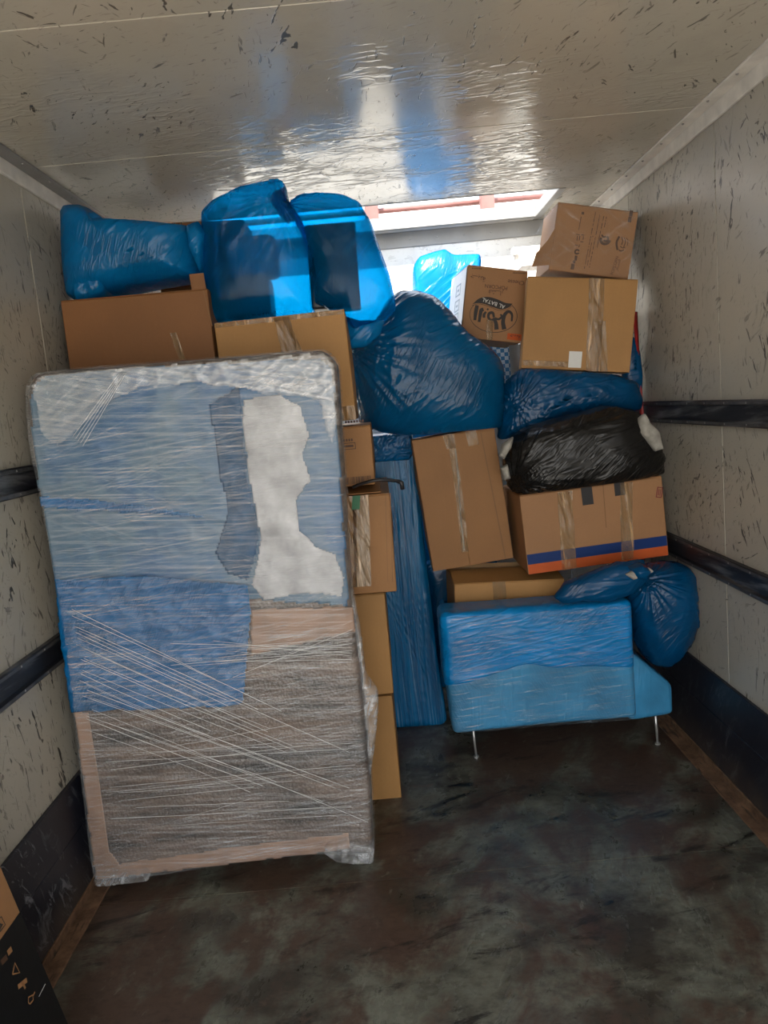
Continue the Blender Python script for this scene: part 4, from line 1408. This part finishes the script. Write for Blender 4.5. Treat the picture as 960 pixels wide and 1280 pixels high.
def ink18(name, strokes, mat_, y=-0.0009):
    V, F = [], []
    for k, (pts, wd) in enumerate(strokes):
        pp = [c18(*p) for p in pts]
        if len(pp) > 2:
            pp = [tuple(q) for q in spline([Vector(p) for p in pp], 5)]
        v, f = stroke(pp, wd * w18 / 620, y - 0.00003 * k)
        o = len(V)
        V += v
        F += [tuple(i + o for i in q) for q in f]
    return mesh_obj(name, V, F, mat_, b18)
ring = lambda cx, cy, r, a0, a1: [(cx + r * math.cos(a), cy + r * math.sin(a)) for a in np.linspace(a0, a1, 12)]
em8 = ink18('emblem', [(ring(605, 350, 36, 0.2, 3.6), 20), (ring(608, 345, 18, -1.2, 2.6), 16), ([(575, 310), (590, 330), (610, 325)], 12), (ring(385, 440, 16, 0.5, 6.0), 13)], M['ink_brown'])
em8['kind'] = 'stuff'
lg8 = ink18('logo', [(spline([Vector(p) for p in ((715, 330), (695, 380), (705, 440))], 3), 16), ([(735, 335), (742, 370), (735, 400)], 7), ([(752, 340), (765, 375), (752, 420)], 6), ([(770, 345), (785, 370), (780, 410)], 5), ([(715, 440), (735, 450), (755, 440)], 9), ([(725, 410), (745, 425), (765, 420)], 6)], M['ink_brown'])
lg8['kind'] = 'stuff'
x, z = c18(688, 565)
text_mesh('product_text', 'POPCORN', 30 * w18 / 620, M['ink_brown'], b18, (x, -0.0009, z), (PI / 2, -(PI / 2 - 0.15), 0))
x, z = c18(712, 560)
text_mesh('product_text', '\uFEAD\uFE8E\u0640\u0640\uFEB8\uFED3', 34 * w18 / 620, M['ink_brown'], b18, (x, -0.0009, z), (PI / 2, -(PI / 2 - 0.15), 0))
# lower left flap bent out, and the loose clear film
bm = bmesh.new()
vs = [bm.verts.new(p) for p in ((-w18 / 2 + 0.002, 0.0, 0.17), (-w18 / 2 + 0.002, 0.0, 0.02), (-w18 / 2 - 0.075, -0.02, 0.0), (-w18 / 2 - 0.065, -0.018, 0.055), (-w18 / 2 - 0.02, -0.004, 0.12))]
fc = bm.faces.new(vs)
ex = bmesh.ops.extrude_face_region(bm, geom=[fc])
bmesh.ops.translate(bm, verts=[v for v in ex['geom'] if isinstance(v, bmesh.types.BMVert)], vec=(0, 0.004, 0))
bm_obj('flap', bm, M['card_pink'], b18)
def cover(name, parent, pts, mat_, seed, dep0, dep1, amp=0.02):
    P = Perlin(seed)
    return slab(name, roundpoly(pts, 0.03), dep0, dep1, 0.03, mat_, parent, 140, 14, lambda x, z: amp * P(np.stack([x * 14, z * 14, x * 0], 1)))
Mi = b18.matrix_basis.inverted()
bpy.context.view_layer.update()
fsh = [(-0.245, 0.0), (0.15, -0.006), (w18 / 2 + 0.01, 0.0), (w18 / 2 + 0.055, 0.09), (w18 / 2 + 0.02, 0.2), (w18 / 2 + 0.006, h18 + 0.006), (-w18 / 2 - 0.004, h18 + 0.006), (-w18 / 2 - 0.03, 0.2), (-0.23, 0.11)]
class _Z:
    location = Vector((0, 0, 0))
fm = slab('clear_film', roundpoly(fsh, 0.02), -0.03, 0.29, 0.02, M['film_carton'], None, 160, 16, lambda x, z: 0.006 * nP(np.stack([x * 22, z * 22, x * 0 + 9], 1)))
fm.parent = b18

# ------------------------------------------------------------------ sofa on its legs, in blue film, with what lies on it
SY = 2.90
sofa = empty('wrapped_sofa', (0.6, 3.2, 0.0))
tag(sofa, 'small sofa wrapped in blue film, standing on thin metal legs', 'sofa')
sP = Perlin(91)
def sdisp(x, z):
    q = np.stack([x * 5, z * 26 + x * 2, x * 0], 1)
    return 0.0015 * ridge(sP, q, 1.5) + 0.003 * sP(np.stack([x * 5, z * 5, x * 0], 1))
arm = roundpoly(PXZ([(550, 768), (600, 765), (700, 757), (790, 751), (794, 830), (798, 898), (680, 908), (567, 919), (558, 850)], SY), [0.035, 0.05, 0.05, 0.03, 0.05, 0.02, 0.05, 0.02, 0.05])
slab('arm', arm, SY, SY + 0.17, 0.03, M['sofa'], sofa, 260, 26, sdisp)
def covdisp(x, z):
    q = np.stack([x * 4 - z * 3, z * 34 + x * 9, x * 0], 1)
    m = np.clip(sP(np.stack([x * 5 + 3, z * 6, x * 0], 1)) * 3 + 0.5, 0, 1)
    return (0.004 * ridge(sP, q, 2.2) + 0.002 * ridge(sP, q * 1.9 + 7, 2.2)) * m + 0.0015
cov = PXZ([(549, 767), (600, 764), (700, 756), (791, 750), (794, 835), (730, 834), (695, 838), (655, 832), (610, 846), (580, 856), (556, 858)], SY)
slab('cover', roundpoly(cov, [0.035, 0.05, 0.05, 0.03, 0.003, 0.05, 0.05, 0.05, 0.05, 0.05, 0.003]), SY - 0.006, SY + 0.176, 0.03, M['sofa_cover'], sofa, 280, 24, covdisp)
seatx1 = U(838, 870, SY + 0.04).x
seat_o = roundpoly(PXZ([(785, 812), (797, 820), (815, 835), (830, 847), (840, 856), (841, 892), (800, 899), (785, 900)], SY + 0.03), 0.02)
slab('seat', seat_o, SY + 0.02, 3.66, 0.02, M['sofa'], sofa, 160, 14, sdisp)
boxo('seat_base', 0.17 - 0.6, 0.92 - 0.6, SY + 0.185 - 3.2, 3.54 - 3.2, 0.13, 0.462, M['sofa'], sofa, 0.03, 3)
boxo('backrest', 0.160 - 0.6, 0.192 - 0.6, SY + 0.185 - 3.2, 3.38 - 3.2, 0.30, 0.62, M['sofa_cover'], sofa, 0.02, 3)
V, F = [], []
film = PXZ([(556, 770), (790, 752), (797, 900), (567, 918)], SY)
slab('stretch_film', roundpoly(film, 0.03), SY - 0.014, SY + 0.10, 0.03, M['film_sofa'], sofa, 200, 20, sdisp)
for (px, py) in ((595, 942), (822, 930)):
    w = U(px, py, 3.06) if px < 700 else U(px, py, 3.03)
    for yy in (w.y, 3.55):
        zt = 0.155
        V, F = tube([(w.x - 0.6, yy - 3.2, 0.005), (w.x - 0.605, yy - 3.2, zt)], [0.0048, 0.006], 10)
        lg = mesh_obj('leg', V, F, M['chrome'], sofa, True)
        V, F = tube([(w.x - 0.6, yy - 3.2, 0.0), (w.x - 0.6, yy - 3.2, 0.006)], 0.012, 10)
        mesh_obj('foot_pad', V, F, M['chrome'], lg)

b27 = bag('tied_bag', [(796, 712), (815, 704), (835, 699), (852, 701), (862, 708), (868, 735), (867, 765), (858, 795), (845, 818), (830, 829), (812, 826), (798, 800), (788, 770), (780, 745), (782, 722)], 2.985, 0.15, 0.15, M['bag_navy'], (797, 716, -0.12), 75, 0.85, 7, 0.62, 26, (822, 762), smooth_r=12, turn=1.9, lo=zline((785, 808), (842, 853), 2.93, -9, 1.10, 0.1), hi=zline((660, 724), (835, 693), 3.02, -9, 1.085, 9.0))
tag(b27, 'dark blue tied bag between the wrapped sofa and the right wall', 'plastic bag')
for i, (pxs, dy) in enumerate((([(690, 747), (705, 728), (735, 716), (770, 705), (800, 702), (808, 722), (790, 740), (755, 752), (722, 752), (702, 756)], -0.10), ([(785, 708), (800, 704), (812, 712), (806, 724), (792, 722)], -0.13))):
    bag('bag_tail' if i == 0 else 'knot', pxs, 2.985 + dy, 0.05, 0.05, M['bag_navy'], (800, 718, 0.0) if i == 0 else None, 76 + i, 0.8, 6, 0.7, 12, parent=b27, smooth_r=4, lo=zline((550, 766), (790, 749), 2.9))
c = bag('cloth', [(782, 718), (795, 711), (812, 709), (818, 714), (805, 720), (792, 724)], 2.83, 0.015, 0.02, M['cloth'], None, 79, 0.35, 5, 0.8, parent=b27, smooth_r=4)
c['label'] = 'pale cloth caught in the knot'

bdk = bag('plastic_bag', [(530, 705), (560, 690), (610, 690), (630, 720), (620, 780), (600, 830), (560, 850), (535, 800)], 3.74, 0.05, 0.08, M['bag_dark'], None, 95, 0.9, 6, 0.6)
tag(bdk, 'dark blue bag in shadow behind the low box on the sofa', 'plastic bag')
tl = U(560, 800, 3.9)

# ------------------------------------------------------------------ things by the front wall
b15 = bag('wrapped_roll', [(516, 335), (524, 322), (545, 314), (556, 311), (566, 319), (600, 318), (602, 335), (592, 360), (585, 420), (590, 560), (600, 700), (610, 900), (600, 933), (540, 938), (525, 900), (520, 700), (516, 500), (515, 400)], 3.98, 0.11, 0.10, M['bag_bright'], None, 96, 0.5, 7, 0.5, center=(556, 560), smooth_r=2, bottom=0.002)
tag(b15, 'bright blue bagged roll standing against the sunlit front wall', 'plastic bag')
rack = empty('white_rack', (0.72, 3.86, 0.0))
tag(rack, 'white metal rack top showing behind the popcorn box', 'rack')
rz = U(660, 318, 3.86).z
rx0, rx1 = U(640, 318, 3.86).x - 0.72, U(700, 318, 3.86).x - 0.72
boxo('top_bar', rx0, rx1, -0.03, 0.03, rz, rz + 0.035, M['white_metal'], rack, 0.006, 2)
boxo('top_bar', rx0 + 0.03, rx1 + 0.02, -0.10, -0.05, rz - 0.05, rz - 0.02, M['white_metal'], rack, 0.006, 2)
boxo('shelf', rx0 + 0.02, rx1, -0.12, 0.03, rz - 0.075, rz - 0.052, M['white_metal'], rack, 0.004, 2)
for xx in (rx0 + 0.02, rx1 - 0.02):
    boxo('leg', xx - 0.012, xx + 0.012, -0.012, 0.012, 0.0, rz + 0.002, M['white_metal'], rack, 0.003, 1)
tb = U(646, 440, 3.60)
V, F = tube([(tb.x, 3.60, 0.0), (tb.x, 3.60, 1.735)], 0.035, 20)
t_ = mesh_obj('grey_tube', V, F, M['grey_tube'], None, True)
tag(t_, 'grey tube showing in the gap beneath the popcorn box', 'tube')
ck = bag('checked_cloth', [(600, 422), (646, 422), (648, 450), (646, 480), (604, 480)], 3.77, 0.05, 0.05, M['check'], None, 97, 0.5, 5, 0.7)
tag(ck, 'bit of blue and white checked cloth in the gap below the popcorn box', 'cloth')
bs = bag('plastic_bag', [(782, 432), (792, 420), (799, 440), (802, 470), (801, 500), (790, 512), (775, 500)], 3.40, 0.03, 0.04, M['bag_navy'], None, 98, 0.5, 6, 0.6)
tag(bs, 'sliver of blue plastic bag between the plain square box and the red pole', 'plastic bag')
pa, pb = U(794, 390, 3.38), U(802, 516, 3.38)
dr = (pb - pa)
V, F = tube([pa, pb, Vector((1.115, 3.50, 0.0))], 0.010, 12)
rp = mesh_obj('red_pole', V, F, M['red'], None, True)
tag(rp, 'thin red pole leaning by the right wall beside the plain square box', 'pole')

# ------------------------------------------------------------------ carton in the near left corner
A, B = U(2, 1085, 1.66), U(85, 1280, 1.66)
sl = math.atan2(B.x - A.x, A.z - B.z)
foot = B + (B - A) * (B.z / (A.z - B.z))
fg = empty('flat_carton', (foot.x, 1.66, 0.002))
fg.rotation_euler = (0, -sl, 0)
tag(fg, 'flat black and tan printed carton leaning on the left wall nearest the camera', 'box')
kz = (U(28, 1140, 1.66).z) / math.cos(sl)
HT = 0.62
boxo('body', -0.085, 0.0, -0.75, 0.0, 0.02, HT, M['card_pink'], fg, 0.004, 2)
boxo('black_print', 0.0, 0.0007, -0.748, -0.002, 0.022, kz, M['card_black'], fg)['label'] = 'black printed lower part'
boxo('black_print', -0.083, -0.002, 0.0, 0.0007, 0.022, kz, M['card_black'], fg)
boxo('flap', -0.082, -0.003, -0.747, -0.003, HT, HT + 0.003, M['card_pink'], fg, 0.001, 1)
nrm = Vector((math.cos(sl), 0, math.sin(sl)))
def onfg(px, py):
    d = ray(px, py)
    p0 = Vector((foot.x, 1.66, 0.002))
    t = (p0 - CAM).dot(nrm) / d.dot(nrm)
    q = CAM + d * t - p0
    return (q.y, q.dot(Vector((-math.sin(sl), 0, math.cos(sl)))))
def fgstroke(name, px, wd, mat_, closed=False):
    pts = [Vector(onfg(*p)) for p in px]
    if closed:
        pts = pts + [pts[0]]
    V, F = stroke(pts, wd)
    V = [(0.0013, v[0], v[2]) for v in V]
    return mesh_obj(name, V, F, mat_, fg)
fgstroke('recycling_mark', [(15, 1218), (18, 1204), (24, 1216)], 0.0035, M['card_pink'], True)
fgstroke('printed_mark', [(22, 1234), (27, 1230), (33, 1225)], 0.010, M['card_pink'])
fgstroke('printed_mark', [(27, 1227), (31, 1236)], 0.006, M['card_pink'])
fgstroke('printed_mark', [(35, 1254), (35, 1247), (40, 1244), (41, 1250), (37, 1255)], 0.003, M['card_pink'], True)
fgstroke('printed_mark', [(40, 1246), (43, 1240)], 0.003, M['card_pink'])
fgstroke('printed_mark', [(9, 1192), (14, 1186)], 0.012, M['card_pink'])
fgstroke('printed_mark', [(1, 1204), (8, 1196)], 0.012, M['ink_brown'])
fgstroke('printed_mark', [(-3, 1150), (1, 1146), (6, 1156), (0, 1164), (-3, 1166)], 0.003, M['ink'], False)
fgstroke('printed_mark', [(-3, 1156), (2, 1156), (-2, 1162)], 0.008, M['ink'], False)
fgstroke('scratch', [(48, 1246), (56, 1230)], 0.0015, M['paper'])

for o in list(SC.objects):
    if o.parent is None and o.name.startswith('cardboard_box'):
        o['group'] = 'cardboard boxes stacked in the load'
    elif o.parent is None and o.get('category') == 'plastic bag':
        o['group'] = 'plastic bags stuffed into the load'
